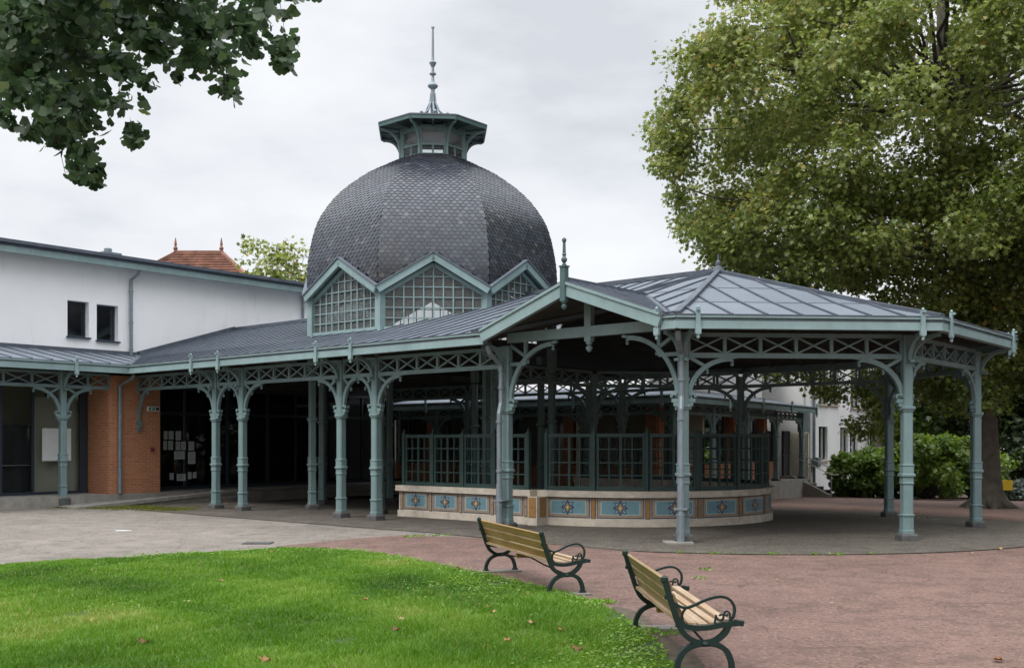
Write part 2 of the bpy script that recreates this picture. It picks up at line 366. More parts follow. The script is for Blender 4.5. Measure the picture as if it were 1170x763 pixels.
# ------------------------------------------------------------------ ground
def sheet(name, pts, mat, z, kind='structure', thick=0):
    """ground polygon (world x, y) that follows the fall of the ground beyond y = 24"""
    bm = bmesh.new(); vs = [bm.verts.new((x, y, 0)) for x, y in pts]; bm.faces.new(vs)
    bmesh.ops.bisect_plane(bm, geom=bm.verts[:] + bm.edges[:] + bm.faces[:], plane_co=(4.7, 24, 0), plane_no=(.447, .894, 0))
    for v in bm.verts: v.co.z = gz(v.co.x, v.co.y) + z
    bm.normal_update()
    for f in bm.faces:
        if f.normal.z < 0: f.normal_flip()
    me = bpy.data.meshes.new(name); bm.to_mesh(me); bm.free(); me.materials.append(M[mat])
    o = link(name, me); o['kind'] = kind; return o
def G(px, py):
    k = (py - 505.5) / 1178.5; Y = 1.8 / k
    return ((px - 585) / 1178.5 * Y, Y)
sheet('ground', [(-400, -60), (400, -60), (400, 600), (-400, 600)], 'asphalt', 0)
def arc(c, r, a0, a1, n): return [(c[0] + r * math.cos(R(a0 + (a1 - a0) * i / n)), c[1] + r * math.sin(R(a0 + (a1 - a0) * i / n))) for i in range(n + 1)]
oc = W(*OC)
LAWN = [(-16, 12.5), (-11, 14.2), (-7.44, 15.0), (-5.48, 16.6), (-3.95, 17.45), (-3.0, 17.4), (-2.3, 16.95), (-1.1, 15.25), (-.1, 13.65), (.55, 12.5), (1.0, 11.45), (1.30, 9.9), (1.32, 8.2), (1.15, 5.5), (.8, 1.0), (-.2, -6), (-16, -6)]
def smooth_poly(P, it=2, keep=()):
    for _ in range(it):
        Q = []
        for i in range(len(P)):
            a, b = P[i], P[(i + 1) % len(P)]; Q += [(a[0] * .75 + b[0] * .25, a[1] * .75 + b[1] * .25), (a[0] * .25 + b[0] * .75, a[1] * .25 + b[1] * .75)]
        P = Q
    return P
LAWN = smooth_poly(LAWN, 3)
# pink path: right of the lawn, round the pavilion
left_edge = [(-4.1, 17.9), G(400, 615.5), G(460, 611), G(530, 613.6), G(580, 616)]
pink = [(.2, -8)] + [p for p in [(.4, 1), (.7, 5.5), (.9, 8.2), (.9, 9.9), (.6, 11.45), (.1, 12.5), (-.6, 13.65), (-1.6, 15.25), (-2.8, 16.8)]] + left_edge + [W(.6, -2.1)[:2].tolist()] + [(24, 20), (24, 60), (6, 60), (9, 46), (60, 46), (60, -8)]
pink = [(.2, -8), (.4, 1), (.7, 5.5), (.9, 8.2), (.9, 9.9), (.6, 11.45), (.1, 12.5), (-.6, 13.65), (-1.6, 15.25), (-2.8, 16.8)] + left_edge + [(4.7, 20.5), (5, 30), (5.5, 48), (60, 60), (60, -8)]
sheet('path', pink, 'pink', .004)
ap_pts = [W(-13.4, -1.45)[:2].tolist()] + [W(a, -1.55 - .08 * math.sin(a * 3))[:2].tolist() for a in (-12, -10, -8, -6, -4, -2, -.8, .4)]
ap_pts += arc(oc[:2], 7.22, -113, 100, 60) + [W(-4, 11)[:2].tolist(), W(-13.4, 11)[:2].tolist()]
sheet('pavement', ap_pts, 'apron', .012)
M['joint'] = plain('dark_joint_soil', (.035, .032, .024), .95, 0, .5, 8, .5)
sheet('kerb_joint', arc(oc[:2], 7.25, -112, 98, 70) + arc(oc[:2], 7.195, 98, -112, 70), 'joint', .015)
sheet('lawn_bed', LAWN, 'soil', .016)
M['earth'] = plain('bare_earth', (.060, .046, .030), .95, 0, .5, 9, .8)
sheet('bare_earth', smooth_poly([G(690, 690), G(735, 700), G(752, 722), G(775, 735), G(800, 752), G(812, 775), (1.5, 7.2), (1.25, 7.0), (1.2, 8.2), (1.2, 9.9)], 2), 'earth', .010)

# ------------------------------------------------------------------ shared shapes for the timber frame
COLP = [(.14, .128), (.20, .128), (.21, .118), (.455, .118), (.465, .136), (.49, .136), (.50, .108), (1.04, .108), (1.05, .126), (1.07, .126), (1.08, .118), (1.17, .118), (1.19, .150), (1.225, .150), (1.24, .122), (1.37, .122), (1.38, .134), (1.40, .134), (1.41, .104), (2.36, .104), (2.375, .126), (2.40, .126), (2.415, .150), (2.455, .150), (2.47, .102), (3.76, .102)]
COLP = [(z, h * .86) for z, h in COLP]
COLMESH = MB().loft(COLP).mesh('column', [M['teal']])
PLMESH = MB().loft([(-.25, .160), (.11, .160), (.145, .132)], ch=.12).mesh('plinth', [M['stone_dark']])
def column(parent, p, rot, z=0.0, hscale=1.0, mat=None):
    c = link('column', COLMESH, (p[0], p[1], z), parent, rot)
    q = link('plinth', PLMESH, (0, 0, 0)); q.parent = c; q.location = (0, 0, 0)
    if hscale != 1: c.scale = (1, 1, hscale)
    return c
def arcpts(p, d, z0, z1, r, d0=.10, n=10):
    return [p + d * (d0 + r * (1 - math.cos(PI / 2 * i / n))) + ZUP * (z0 + (z1 - z0) * math.sin(PI / 2 * i / n)) for i in range(n + 1)]
def pendant(mb, p, s=1.0):
    mb.lathe(p, [(.012 * s, -.105 * s), (.030 * s, -.085 * s), (.036 * s, -.06 * s), (.016 * s, -.04 * s), (.034 * s, -.025 * s), (.034 * s, 0)], 8)
def bracket(mb, p, d, r=.70, z0=2.62, z1=3.31, strut=True, tip=True, d0=.10, w_=.075, t=.085):
    p = np.asarray(p, float) * V3(1, 1, 0); d = unit(d); nrm = np.cross(d, ZUP); A = arcpts(p, d, z0, z1, r, d0, 12)
    mb.sweep(A, w_, t, nrm)
    mb.beam(A[-1] - d * .03 + ZUP * .015, A[-1] + d * .10 + ZUP * .035, w_, .05)
    if strut: mb.beam(p + d * d0 + ZUP * (z1 + .03), A[7] + ZUP * .0, w_ * .8, .06)
    if tip: pendant(mb, A[-1] - ZUP * .03); pendant(mb, A[7] + d * .03 - ZUP * .05, .8)
    # stepped corbel at the springing
    for i, (dd, zz, hh) in enumerate(((.085, -.20, .06), (.12, -.13, .06), (.16, -.06, .07))): mb.box(p + d * (d0 - .05 + dd / 2) + ZUP * (z0 + zz), (dd, w_ + .03, hh), (d, nrm, ZUP))
    mb.box(p + d * (d0 + .06) + ZUP * (z0 + .05), (.13, w_ + .05, .035), (d, nrm, ZUP)); mb.box(p + d * (d0 + .11) + ZUP * (z0 + .02), (.05, w_ + .04, .05), (d, nrm, ZUP))
def eave_bracket(mb, p, d, z0=3.28, z1=3.74, r=.50):
    p = np.asarray(p, float) * V3(1, 1, 0); d = unit(d); nrm = np.cross(d, ZUP); mb.sweep(arcpts(p, d, z0, z1, r, .10, 9), .075, .07, nrm)
    mb.box(p + d * .16 + ZUP * (z0 + .0), (.16, .09, .05), (d, nrm, ZUP))
def lattice(mb, p, q, zlo=3.37, zhi=3.72, n=6, e0=.10, e1=.10, w_=.07):
    p = np.asarray(p, float) * V3(1, 1, 0); q = np.asarray(q, float) * V3(1, 1, 0); d = unit(q - p); p = p + d * e0; q = q - d * e1; Ln = np.linalg.norm(q - p)
    mb.beam(p + ZUP * zlo, q + ZUP * zlo, .085, .09); mb.beam(p + ZUP * (zhi + .02), q + ZUP * (zhi + .02), .085, .07)
    a, b = zlo + .045, zhi - .015; nn = np.cross(d, ZUP)
    for i in range(n + 1): mb.beam(p + d * (Ln * i / n) + ZUP * a, p + d * (Ln * i / n) + ZUP * b, .06, .055, up=nn)
    for i in range(n):
        x0, x1 = p + d * (Ln * i / n + .02), p + d * (Ln * (i + 1) / n - .02)
        mb.beam(x0 + ZUP * a + nn * .012, x1 + ZUP * b + nn * .012, .030, .042, up=nn); mb.beam(x0 + ZUP * b - nn * .012, x1 + ZUP * a - nn * .012, .030, .042, up=nn)
def fascia(mb, p, q, n, zb=ZB, zt=ZT, e=0.0):
    """box gutter with moulded lips; p, q on the eave line, n points outward"""
    p = np.asarray(p, float) * V3(1, 1, 0); q = np.asarray(q, float) * V3(1, 1, 0); d = unit(q - p); n = unit(n); c = (p + q) / 2; Ln = np.linalg.norm(q - p) + 2 * e
    mb.box(c - n * .06 + ZUP * (zb + zt) / 2, (Ln, .12, zt - zb), (d, n, ZUP)); mb.box(c - n * .045 + ZUP * (zt - .018), (Ln, .135, .036), (d, n, ZUP)); mb.box(c - n * .05 + ZUP * (zb + .018), (Ln, .128, .034), (d, n, ZUP))
def lip(mb, p, q, n, zt=ZT):
    p = np.asarray(p, float) * V3(1, 1, 0); q = np.asarray(q, float) * V3(1, 1, 0); d = unit(q - p); n = unit(n); mb.box((p + q) / 2 - n * .03 + ZUP * (zt + .014), (np.linalg.norm(q - p), .12, .022), (d, n, ZUP))
def strap_mesh():
    mb = MB(); mb.box((0, 0, .02), (.075, .05, .46)); mb.box((0, 0, -.13), (.10, .065, .12)); mb.box((0, .02, .23), (.05, .10, .04)); pendant(mb, V3(0, 0, -.19), .9); mb.lathe((0, 0, .25), [(.02, 0), (.03, .02), (.012, .05)], 8)
    return mb.mesh('gutter_strap', [M['teal_trim']])
STRAP = strap_mesh()
def strap(parent, p, n, z=3.87):
    n = unit(n); link('gutter_strap', STRAP, np.asarray(p, float) * V3(1, 1, 0) + n * .035 + ZUP * z, parent, math.atan2(n[1], n[0]) - PI / 2)
def seams(mb, poly, down, step, off=0., w_=.026, h=.030, ends=(0, 0)):
    """standing seams: ribs running along vector down, clipped to the planar polygon"""
    P = [np.asarray(p, float) for p in poly]; n = V3(0, 0, 0)
    for i in range(len(P)): n = n + np.cross(P[i] - P[0], P[(i + 1) % len(P)] - P[0])
    n = unit(n); n = n if n[2] > 0 else -n; s = unit(np.asarray(down) - n * (np.asarray(down) @ n)); t = np.cross(n, s); o = P[0]
    o = o - t * (o @ t); q = [((p - o) @ t, (p - o) @ s) for p in P]; lo = min(a for a, b in q); hi = max(a for a, b in q); x = math.floor(lo / step) * step + off
    while x < hi:
        xs = []
        for i in range(len(q)):
            (a0, b0), (a1, b1) = q[i], q[(i + 1) % len(q)]
            if (a0 - x) * (a1 - x) < 0: xs.append(b0 + (b1 - b0) * (x - a0) / (a1 - a0))
        xs.sort()
        for a, b in zip(xs[::2], xs[1::2]):
            if b - a > .08: mb.beam(o + t * x + s * a + n * h * .45, o + t * x + s * b + n * h * .45, w_, h, up=n)
        x += step
def zinc_faces(mb, poly, down, step, off=0.):
    """zinc sheets: the polygon cut into strips between the seams, each strip with its own tint"""
    bm = bmesh.new(); bm.faces.new([bm.verts.new(p) for p in poly]); bm.normal_update(); P = [np.asarray(p, float) for p in poly]; n = V3(0, 0, 0)
    for i in range(len(P)): n = n + np.cross(P[i] - P[0], P[(i + 1) % len(P)] - P[0])
    n = unit(n); n = n if n[2] > 0 else -n; s = unit(np.asarray(down) - n * (np.asarray(down) @ n)); t = np.cross(n, s); O_ = P[0] - t * (P[0] @ t); q = [((p - O_) @ t) for p in P]
    x = math.floor(min(q) / step) * step + off
    while x < max(q):
        bmesh.ops.bisect_plane(bm, geom=bm.verts[:] + bm.edges[:] + bm.faces[:], plane_co=O_ + t * x, plane_no=t); x += step
    bm.verts.index_update()
    for f in bm.faces:
        vs = [np.array(v.co) for v in f.verts]
        nn = np.array(f.normal)
        if nn[2] < 0: vs = vs[::-1]
        mb.poly(vs, 0, rnd.random())
    bm.free()

# ------------------------------------------------------------------ white building on the left (plane u = const)
def PU(px, py, a):
    k = (px - 585) / 1178.5; b = (k * (C1[1] + a * U[1]) - (C1[0] + a * U[0])) / (VV[0] - k * VV[1]); p = W(a, b)
    return b, 1.8 + (505.5 - py) * p[1] / 1178.5
UW, UL, UG = -16.9, -14.4, -15.6
wb = thing('white_building', 'long white rendered building with brick pier, glazed ground floor and teal eaves', 'building', W(-20, -3))
def wall_holes(mb, a, v0, v1, z0, z1, holes, th, mat=0):
    """wall in the plane u = a, thickness th towards -u; holes = (v0, v1, z0, z1)"""
    vs = sorted({v0, v1, *[h[0] for h in holes], *[h[1] for h in holes]}); zs = sorted({z0, z1, *[h[2] for h in holes], *[h[3] for h in holes]})
    for i in range(len(vs) - 1):
        for j in range(len(zs) - 1):
            vm_, zm = (vs[i] + vs[i + 1]) / 2, (zs[j] + zs[j + 1]) / 2
            if any(h[0] < vm_ < h[1] and h[2] < zm < h[3] for h in holes): continue
            mb.box(W(a - th / 2, vm_, zm), (th, vs[i + 1] - vs[i], zs[j + 1] - zs[j]), AX, mat)
holes = []
for (x0, y0, x1, y1) in ((77, 344, 101.5, 386), (110.5, 349, 135, 390)):
    b0, za = PU(x0, y0, UW); b1, zb = PU(x1, y1, UW); zt_ = PU((x0 + x1) / 2, (y0 + y1) / 2 - 21, UW)[1]; zl_ = PU((x0 + x1) / 2, (y0 + y1) / 2 + 20, UW)[1]
    holes.append((b0, b1, zl_, zt_))
mb = MB(); wall_holes(mb, UW, -14, 12.5, 3.75, 7.42, holes, .35); part('wall', mb, 'white', wb)
mb = MB(); mb.box(W(-22.6, 12.4, 3.6), (11.0, .3, 7.2), AX); part('end_wall', mb, 'white', wb)
for h in holes:
    mb = MB(); c = W(UW - .24, (h[0] + h[1]) / 2, (h[2] + h[3]) / 2); ww, hh = h[1] - h[0], h[3] - h[2]
    for s in (-1, 1): mb.box(c + VV * s * (ww / 2 - .03), (.06, .06, hh), AX); mb.box(c + ZUP * s * (hh / 2 - .03), (.06, ww - .12, .06), AX)
    f = part('window', mb, 'navy', wb); g = MB(); g.box(c - U * .01, (.012, ww - .12, hh - .12), AX); p = part('pane', g, 'mirror_pane', f)
    g = MB(); g.box(c - U * .35, (.02, ww + .2, hh + .2), AX); part('blind', g, 'dark_room', f)  # dark panel painted as the unlit room behind the pane, no real blind
    g = MB(); g.box(W(UW + .03, (h[0] + h[1]) / 2, h[2] - .02), (.12, ww + .08, .045), AX); part('sill', g, 'navy', f)
mb = MB(); mb.slab([W(-16.35, -14.5, 7.56), W(-16.35, 12.9, 7.56), W(-27, 12.9, 8.0), W(-27, -14.5, 8.0)], V3(0, 0, -.1)); mb.box(W(-16.34, -.8, 7.585), (.16, 27.4, .10), AX); part('roof', mb, 'seam', wb)
mb = MB(); mb.box(W(-16.44, -.8, 7.40), (.14, 27.3, .24), AX); mb.box(W(-16.62, -.8, 7.36), (.3, 27.2, .05), AX); part('eaves_gutter', mb, 'teal_trim', wb)
mb = MB(); bp = PU(148, 300, UW)[0]
mb.tube([W(-16.5, bp + .12, 7.3), W(-16.55, bp + .1, 7.15), W(-16.8, bp, 7.0), W(-16.8, bp, 4.5)], .055, 8)
for z in (6.6, 5.6, 4.75): mb.tube([W(-16.8, bp, z), W(-16.8, bp, z + .05)], .07, 8)
part('downpipe', mb, 'pipe', wb)
mb = MB(); bp2 = 8.0
mb.tube([W(-16.82, bp2, 7.3), W(-16.82, bp2, 6.4)], .05, 8); part('downpipe', mb, 'pipe', wb)
# ground floor
mb = MB(); mb.box(W(-15.05, -.105, 2.0), (1.3, 1.65, 3.5), AX); part('brick_pier', mb, 'brick', wb)
mb = MB(); mb.box(W(-21.5, -.8, 3.74), (12.2, 26.4, .3), AX); part('floor_slab', mb, 'soffit', wb)
mb = MB(); mb.box(W(-20.6, -.8, .13), (12.6, 26.4, .36), AX); part('floor', mb, 'concrete', wb)
mb = MB(); mb.box(W(-18.2, -7.6, 1.95), (.1, 13.2, 3.28), AX); mb.box(W(-16.95, -.9, 1.95), (2.4, .1, 3.28), AX); part('inner_wall', mb, 'beige', wb)
mb = MB(); mb.box(W(-20.5, 6, 1.95), (.1, 14, 3.28), AX); part('inner_wall', mb, 'dark_room', wb)
# beige blinds behind the left glazing and the dark cupboard
mb = MB()
for (x0, x1) in ((37, 92), (100, 119)):
    b0 = PU(x0, 500, -15.9)[0]; b1 = PU(x1, 500, -15.9)[0]; mb.box(W(-15.9, (b0 + b1) / 2, 1.72), (.02, b1 - b0 - .04, 2.8), AX)
part('blind', mb, 'beige', wb)
mb = MB(); b1 = PU(36, 500, -15.95)[0]; mb.box(W(-16.0, b1 - 1.5, 1.3), (.05, 3.0, 2.0), AX); part('inner_door', mb, 'dark_room', wb)
mb = MB(); b0 = PU(10, 500, -15.93)[0]; mb.tube([W(-15.9, b0 - 2, 1.15), W(-15.9, b1, 1.15)], .02, 6); part('handrail', mb, 'bolt', wb)
def glazing(name, v0, v1, z0, z1, mull, trans):
    f = MB(); 
    for b, wd in mull: f.box(W(UG, b, (z0 + z1) / 2), (.09, wd, z1 - z0), AX)
    for z, hh in trans: f.box(W(UG, (v0 + v1) / 2, z), (.075, v1 - v0, hh), AX)
    fr = part(name, f, 'navy', wb); g = MB(); g.box(W(UG - .02, (v0 + v1) / 2, (z0 + z1) / 2), (.012, v1 - v0, z1 - z0), AX); part('pane', g, 'tinted', fr); return fr
m1 = [(PU(x, 500, UG)[0], wdt) for x, wdt in ((0.5, .06), (37, .07), (94.5, .20), (118.5, .06))]
glazing('shop_window', -9.5, -.93, .31, 3.6, m1 + [(m1[0][0] - 1.5, .07), (m1[0][0] - 3, .07)], [(.35, .08), (3.5, .2)])
glazing('shop_window', .72, 12, .31, 3.6, [(.76, .06), (2.3, .06), (3.9, .09), (5.5, .12), (6.7, .06), (8.1, .09), (9.8, .06), (11.4, .1)], [(.36, .10), (2.72, .09), (3.55, .16)])
# paper notices behind the dark glass
for i, (x, y, x2, y2) in enumerate(((186.5, 492, 191, 502), (192, 492, 198, 502), (200, 492, 206.5, 503), (186, 503, 190.5, 514), (191.5, 503, 197.5, 514), (200, 504, 205.5, 514), (206, 504, 212, 514), (214.5, 504, 221.5, 514.5), (198, 515, 211, 524.5), (214, 515.5, 223, 530), (193, 540, 198, 548), (201, 541, 212, 549), (214, 539, 218.5, 547), (219.5, 539, 224, 546))):
    b0, za = PU(x, y, UG + .02); b1, zb = PU(x2, y2, UG + .02); mb = MB(); c = W(UG + .045, (b0 + b1) / 2, (za + zb) / 2); ww, hh = (b1 - b0) * .92, abs(za - zb) * .95
    mb.box(c, (.004, ww, hh), AX, 0)
    for k in range(5): mb.box(c + U * .004 + ZUP * (hh * (.34 - .15 * k)) - VV * ww * .04 * (k % 3), (.002, ww * (.74 - .08 * (k % 3)), hh * .045), AX, 1)
    solo('paper_notice', mb, ['paper', 'print'], 'white printed sheet stuck on the dark glass right of the brick pier', 'notice', c, 'notices on the dark glass')
b0, za = PU(47, 489, UG); b1, zb = PU(80, 526, UG); mb = MB(); c = W(UG + .06, (b0 + b1) / 2, (za + zb) / 2); mb.box(c, (.012, b1 - b0, abs(za - zb)), AX)
solo('poster', mb, 'paper', 'large blank white poster on the glass behind the leftmost column', 'poster', c)
# veranda along the white building
mb = MB(); vp = [W(-13.63, -14, 4.02), W(-13.63, -.734, 4.02), W(-15.877, .866, 4.42), W(-16.9, 1.40, 4.602), W(-16.9, -14, 4.602)]
mb.slab(vp, V3(0, 0, -.10), 0, 1); zinc_faces(mb, [p + ZUP * .008 for p in vp], U * 1 - ZUP * .18, .55); rf = part('veranda_roof', mb, ['zinc', 'soffit'], wb)
mb = MB(); seams(mb, [p + ZUP * .008 for p in vp], U - ZUP * .18, .55); mb.box(W(-16.86, -6.3, 4.64), (.1, 15.4, .12), AX); part('seam', mb, 'seam', rf)
mb = MB(); fascia(mb, W(-13.63, -14), W(-13.63, -.734), U); part('gutter', mb, 'teal_trim', wb)
for b in (-2.28, -6.3, -10.3):
    column(wb, W(UL, b), TH, .12, .975); mb = MB(); pp = W(UL, b)
    for s in (-1, 1): m2 = MB(); bracket(m2, pp, VV * s, r=.72); part('bracket', m2, 'teal', wb)
    eave_bracket(mb, pp, U, r=.45); part('eave_bracket', mb, 'teal', wb); strap(wb, W(-13.63, b), U)
for a, b, n in ((-2.28, -.93, 2), (-6.3, -2.28, 5), (-10.3, -6.3, 5)):
    mb = MB(); lattice(mb, W(UL, a), W(UL, b), n=n, e1=.1 if b != -.93 else 0); part('lattice_beam', mb, 'teal', wb)
mb = MB(); bq = PU(137, 500, UL + .1)[0]
mb.tube([W(-13.75, bq + .15, 3.76), W(-13.85, bq + .12, 3.66), W(UL + .12, bq, 3.45), W(UL + .1, bq, .35)], .055, 8)
for z in (2.6, 1.6, 1.0): mb.tube([W(UL + .1, bq, z), W(UL + .1, bq, z + .05)], .072, 8)
mb.tube([W(UL + .1, bq, .32), W(UL + .1, bq, 1.05)], .07, 8); part('downpipe', mb, 'pipe', wb)
mb = MB(); c = W(UL, PU(158, 440, UL)[0]); bracket(mb, W(UL, 0), U, r=.55, z0=2.35, z1=3.31, d0=.02); part('bracket', mb, 'teal', wb)
# exit sign, alarm box
b0, z0_ = PU(174, 467, UL); mb = MB(); c = W(UL + .05, b0, z0_); mb.box(c, (.10, .36, .14), AX, 0); mb.box(c + U * .053 - VV * .07, (.006, .20, .10), AX, 1); mb.box(c + U * .053 + VV * .11, (.006, .10, .10), AX, 2)
mb.box(c + U * .058 - VV * .09, (.004, .03, .07), AX, 3); mb.box(c + U * .058 - VV * .04 + ZUP * .0, (.004, .07, .018), AX, 3)
solo('exit_sign', mb, ['white_plastic', 'green_sign', 'dark_room', 'white_plastic'], 'small green and white exit sign lamp high on the brick pier', 'exit sign', c)
b0, z0_ = PU(173.5, 513.5, UL); mb = MB(); c = W(UL + .03, b0, z0_); mb.box(c, (.06, .10, .12), AX, 0); mb.box(c + U * .032, (.006, .06, .05), AX, 1)
solo('alarm_box', mb, ['red_plastic', 'dark_room'], 'little dark red call box at mid height on the brick pier', 'alarm', c)
# vent on the white roof
bv = PU(127, 286, -17.6)[0]; mb = MB(); c = W(-17.8, bv, 7.6); mb.box(c + ZUP * .10, (.30, .30, .30), AX); mb.box(c + ZUP * .30, (.62, .62, .06), AX); mb.lathe(c + ZUP * .33, [(.12, 0), (.13, .14), (.05, .2)], 10)
solo('roof_vent', mb, 'pipe', 'small metal vent cap on the roof edge of the white building', 'vent', c)
# ramp wedge with kerb in front of the brick pier
mb = MB(); A_, B_ = W(-13.15, -2.5), W(-13.15, 2.6); A2, B2 = W(-14.4, -2.5), W(-14.4, 2.6)
mb.add([A_, A_ - U * .05 + ZUP * .03, B_ + ZUP * .02, B_ + ZUP * .30, B2 + ZUP * .30, A2 + ZUP * .05, A2, B2], [(1, 3, 4, 5), (0, 2, 3, 1), (2, 7, 4, 3), (0, 1, 5, 6)])
mb.beam(A_ + ZUP * .02, B_ + ZUP * .32, .12, .10); solo('access_ramp', mb, 'concrete', 'low concrete ramp with rough kerb rising past the brick pier', 'ramp', A_)

# ------------------------------------------------------------------ gallery
gal = thing('covered_gallery', 'long open gallery with paired teal columns, lattice beams and zinc roof', 'gallery', W(-7, 0))
AG = [-10.40, -9.175, -5.218, -3.993]
def RP(a, v): # point on front roof slope
    return W(a, v, zroof(v + OVH))
VR = OC[1]
k_v = KNEE - OVH
e0a = EAVE8[0][0]
def hipa(v): return e0a + (OC[0] - e0a) * (v + OVH) / (VR + OVH)
s2 = DS / 2; rel = VR - DC[1]
low = [W(-13.63, -OVH, ZT), W(hipa(-OVH), -OVH, ZT), RP(hipa(k_v), k_v), RP(-15.877, k_v)]
notch = [(DC[0] - DAP, VR), (DC[0] - DAP, DC[1] - s2), (DC[0] - s2, DC[1] - DAP), (DC[0] + s2, DC[1] - DAP), (DC[0] + DAP, DC[1] - s2), (DC[0] + DAP, VR)]
v26 = 1.402
upL = [RP(-15.877, k_v), RP(DC[0], k_v), W(DC[0], DC[1] - DAP, zroof(DC[1] - DAP + OVH))]
left = [RP(-15.877, k_v), RP(DC[0], k_v), RP(DC[0], DC[1] - DAP), RP(DC[0] - s2, DC[1] - DAP), RP(DC[0] - DAP, DC[1] - s2), RP(DC[0] - DAP, VR), RP(-16.9, VR), RP(-16.9, v26)]
right = [RP(DC[0], k_v), RP(hipa(k_v), k_v), RP(OC[0], VR), RP(DC[0] + DAP, VR), RP(DC[0] + DAP, DC[1] - s2), RP(DC[0] + s2, DC[1] - DAP), RP(DC[0], DC[1] - DAP)]
def mir(P): # back slope
    return [p + VV * 2 * (VR - (p - C1) @ VV) for p in P][::-1]
mb = MB(); sm_ = MB(); dn = -VV - ZUP * .3
for P in (low, left, right):
    mb.slab(P, V3(0, 0, -.09), 0, 1); zinc_faces(mb, [p + ZUP * .008 for p in P], dn, .44); seams(sm_, [p + ZUP * .008 for p in P], dn, .44)
bl = [W(-13.63, -OVH, ZT), W(hipa(-OVH), -OVH, ZT), RP(OC[0], VR), RP(DC[0] + DAP, VR), RP(DC[0] + DAP, VR - s2), RP(DC[0] + s2, VR - DAP + .4), RP(DC[0] - s2, VR - DAP + .4), RP(DC[0] - DAP, VR - s2), RP(DC[0] - DAP, VR), RP(-16.9, VR), RP(-16.9, -OVH + .3)]
bl2 = [low[0], low[1], low[2], right[2]]
for P in ([RP(-16.9, -OVH), low[1], low[2], RP(-16.9, k_v)], [RP(-16.9, k_v)] + left[1:7], right):
    Q = mir(P); mb.slab(Q, V3(0, 0, -.09), 0, 1); seams(sm_, [p + ZUP * .006 for p in Q], VV - ZUP * .3, .44)
rf = part('roof', mb, ['zinc', 'soffit'], gal)
# flashings: rake on the white wall, ridge roll, valley
sm_.beam(RP(-16.84, v26) + ZUP * .06, RP(-16.84, VR) + ZUP * .07, .16, .14); sm_.beam(RP(-16.9, VR) + ZUP * .05, RP(DC[0] - DAP, VR) + ZUP * .05, .16, .10); sm_.beam(RP(DC[0] + DAP, VR) + ZUP * .05, RP(OC[0], VR) + ZUP * .05, .16, .10)
sm_.beam(low[0] + ZUP * .03, RP(-15.877, k_v) + ZUP * .02, .16, .03); sm_.beam(RP(-15.877, k_v) + ZUP * .02, RP(-16.9, v26) + ZUP * .02, .16, .03)
part('seam', sm_, 'seam', rf)
mb = MB(); fascia(mb, W(-13.63, -OVH), W(.0, -OVH), -VV); part('gutter', mb, 'teal_trim', gal); mb = MB(); lip(mb, W(-13.63, -OVH), W(.0, -OVH), -VV); part('gutter_lip', mb, 'seam', gal)
mb = MB(); fascia(mb, W(-13.63, 2 * VR + OVH), W(.0, 2 * VR + OVH), VV); part('gutter', mb, 'teal_trim', gal)
for vv_, sg in ((0, -1), (2 * VR, 1)):
    pts = [UL] + AG + [0.0]
    for a in AG:
        column(gal, W(a, vv_), TH, gz(*W(a, vv_)[:2]))
        mb = MB(); eave_bracket(mb, W(a, vv_), VV * sg); part('eave_bracket', mb, 'teal', gal); strap(gal, W(a, vv_ + sg * OVH), VV * sg)
    for i in range(5):
        a, b = pts[i], pts[i + 1]; pair = (b - a) < 2
        mb = MB(); lattice(mb, W(a, vv_), W(b, vv_), n=2 if pair else 6, e0=.02 if i == 0 else .1); part('lattice_beam', mb, 'teal', gal)
        mb = MB(); r = (b - a) / 2 - .13 if pair else .72
        for q_, sd_, ok in ((a, 1, i > 0), (b, -1, i < 4)):
            if not ok: continue
            mb = MB(); bracket(mb, W(q_, vv_), U * sd_, r=r, tip=not pair); pendant(mb, W(q_ + sd_ * (.10 + r * .55), vv_, 3.10), .8) if pair else None
            if pair and sd_ > 0: pendant(mb, W((a + b) / 2, vv_, 3.29))
            part('bracket', mb, 'teal', gal)
mb = MB(); mb.box(W(-11.6, 2 * VR + .09, 3.68), (5.8, .03, .72), AX); part('boarding', mb, 'soffit', gal)
# straight tie beams and boarded soffit frame inside
mb = MB()
for a in AG + [UL + .1]: mb.beam(W(a, .1, 3.85), W(a, 2 * VR - .1, 3.85), .12, .16); 
part('tie_beam', mb, 'soffit', gal)
mb = MB(); mb.box(W(-13.8, 5.9, .17), (.8, 8.2, .22), AX); mb.box(W(-13.2, 5.9, .06), (.5, 8.4, .16), AX); part('step', mb, 'floor_concrete', gal)

# ------------------------------------------------------------------ domed rotunda over the gallery
def D(x, y, z=0): return W(DC[0] + x, DC[1] + y, z)
rot = thing('domed_rotunda', 'octagonal slate dome with gabled windows and lantern rising above the zinc roof', 'dome', D(0, 0))
DV = oct_pts(DAP, (0, 0))
GP, GV = 6.48, 5.70                                   # gable peak, valley
for k in range(8):
    x, y = DV[k]; column(rot, D(x, y), TH + R(45 * k - 22.5), gz(*D(x, y)[:2]))
    mb = MB(); p = D(x, y); mb.box(D(x, y, (3.7 + GV) / 2), (.19, .19, GV - 3.7), AX); part('corner_post', mb, 'teal_trim', rot)
PRD = [(3.55, 5.45), (3.62, 5.9), (3.64, 6.3), (3.58, 6.84), (3.38, 7.64), (3.02, 8.25), (2.585, 8.72), (1.96, 9.20), (1.465, 9.48), (.92, 9.77)]
def catmull(P, n):
    P = [np.array(p, float) for p in P]; Q = [2 * P[0] - P[1]] + P + [2 * P[-1] - P[-2]]; o = []
    for i in range(1, len(Q) - 2):
        for j in range(n):
            t = j / n; a, b, c, d = Q[i - 1:i + 3]; o.append(.5 * (2 * b + (c - a) * t + (2 * a - 5 * b + 4 * c - d) * t * t + (3 * b - a - 3 * c + d) * t ** 3))
    o.append(P[-1]); return o
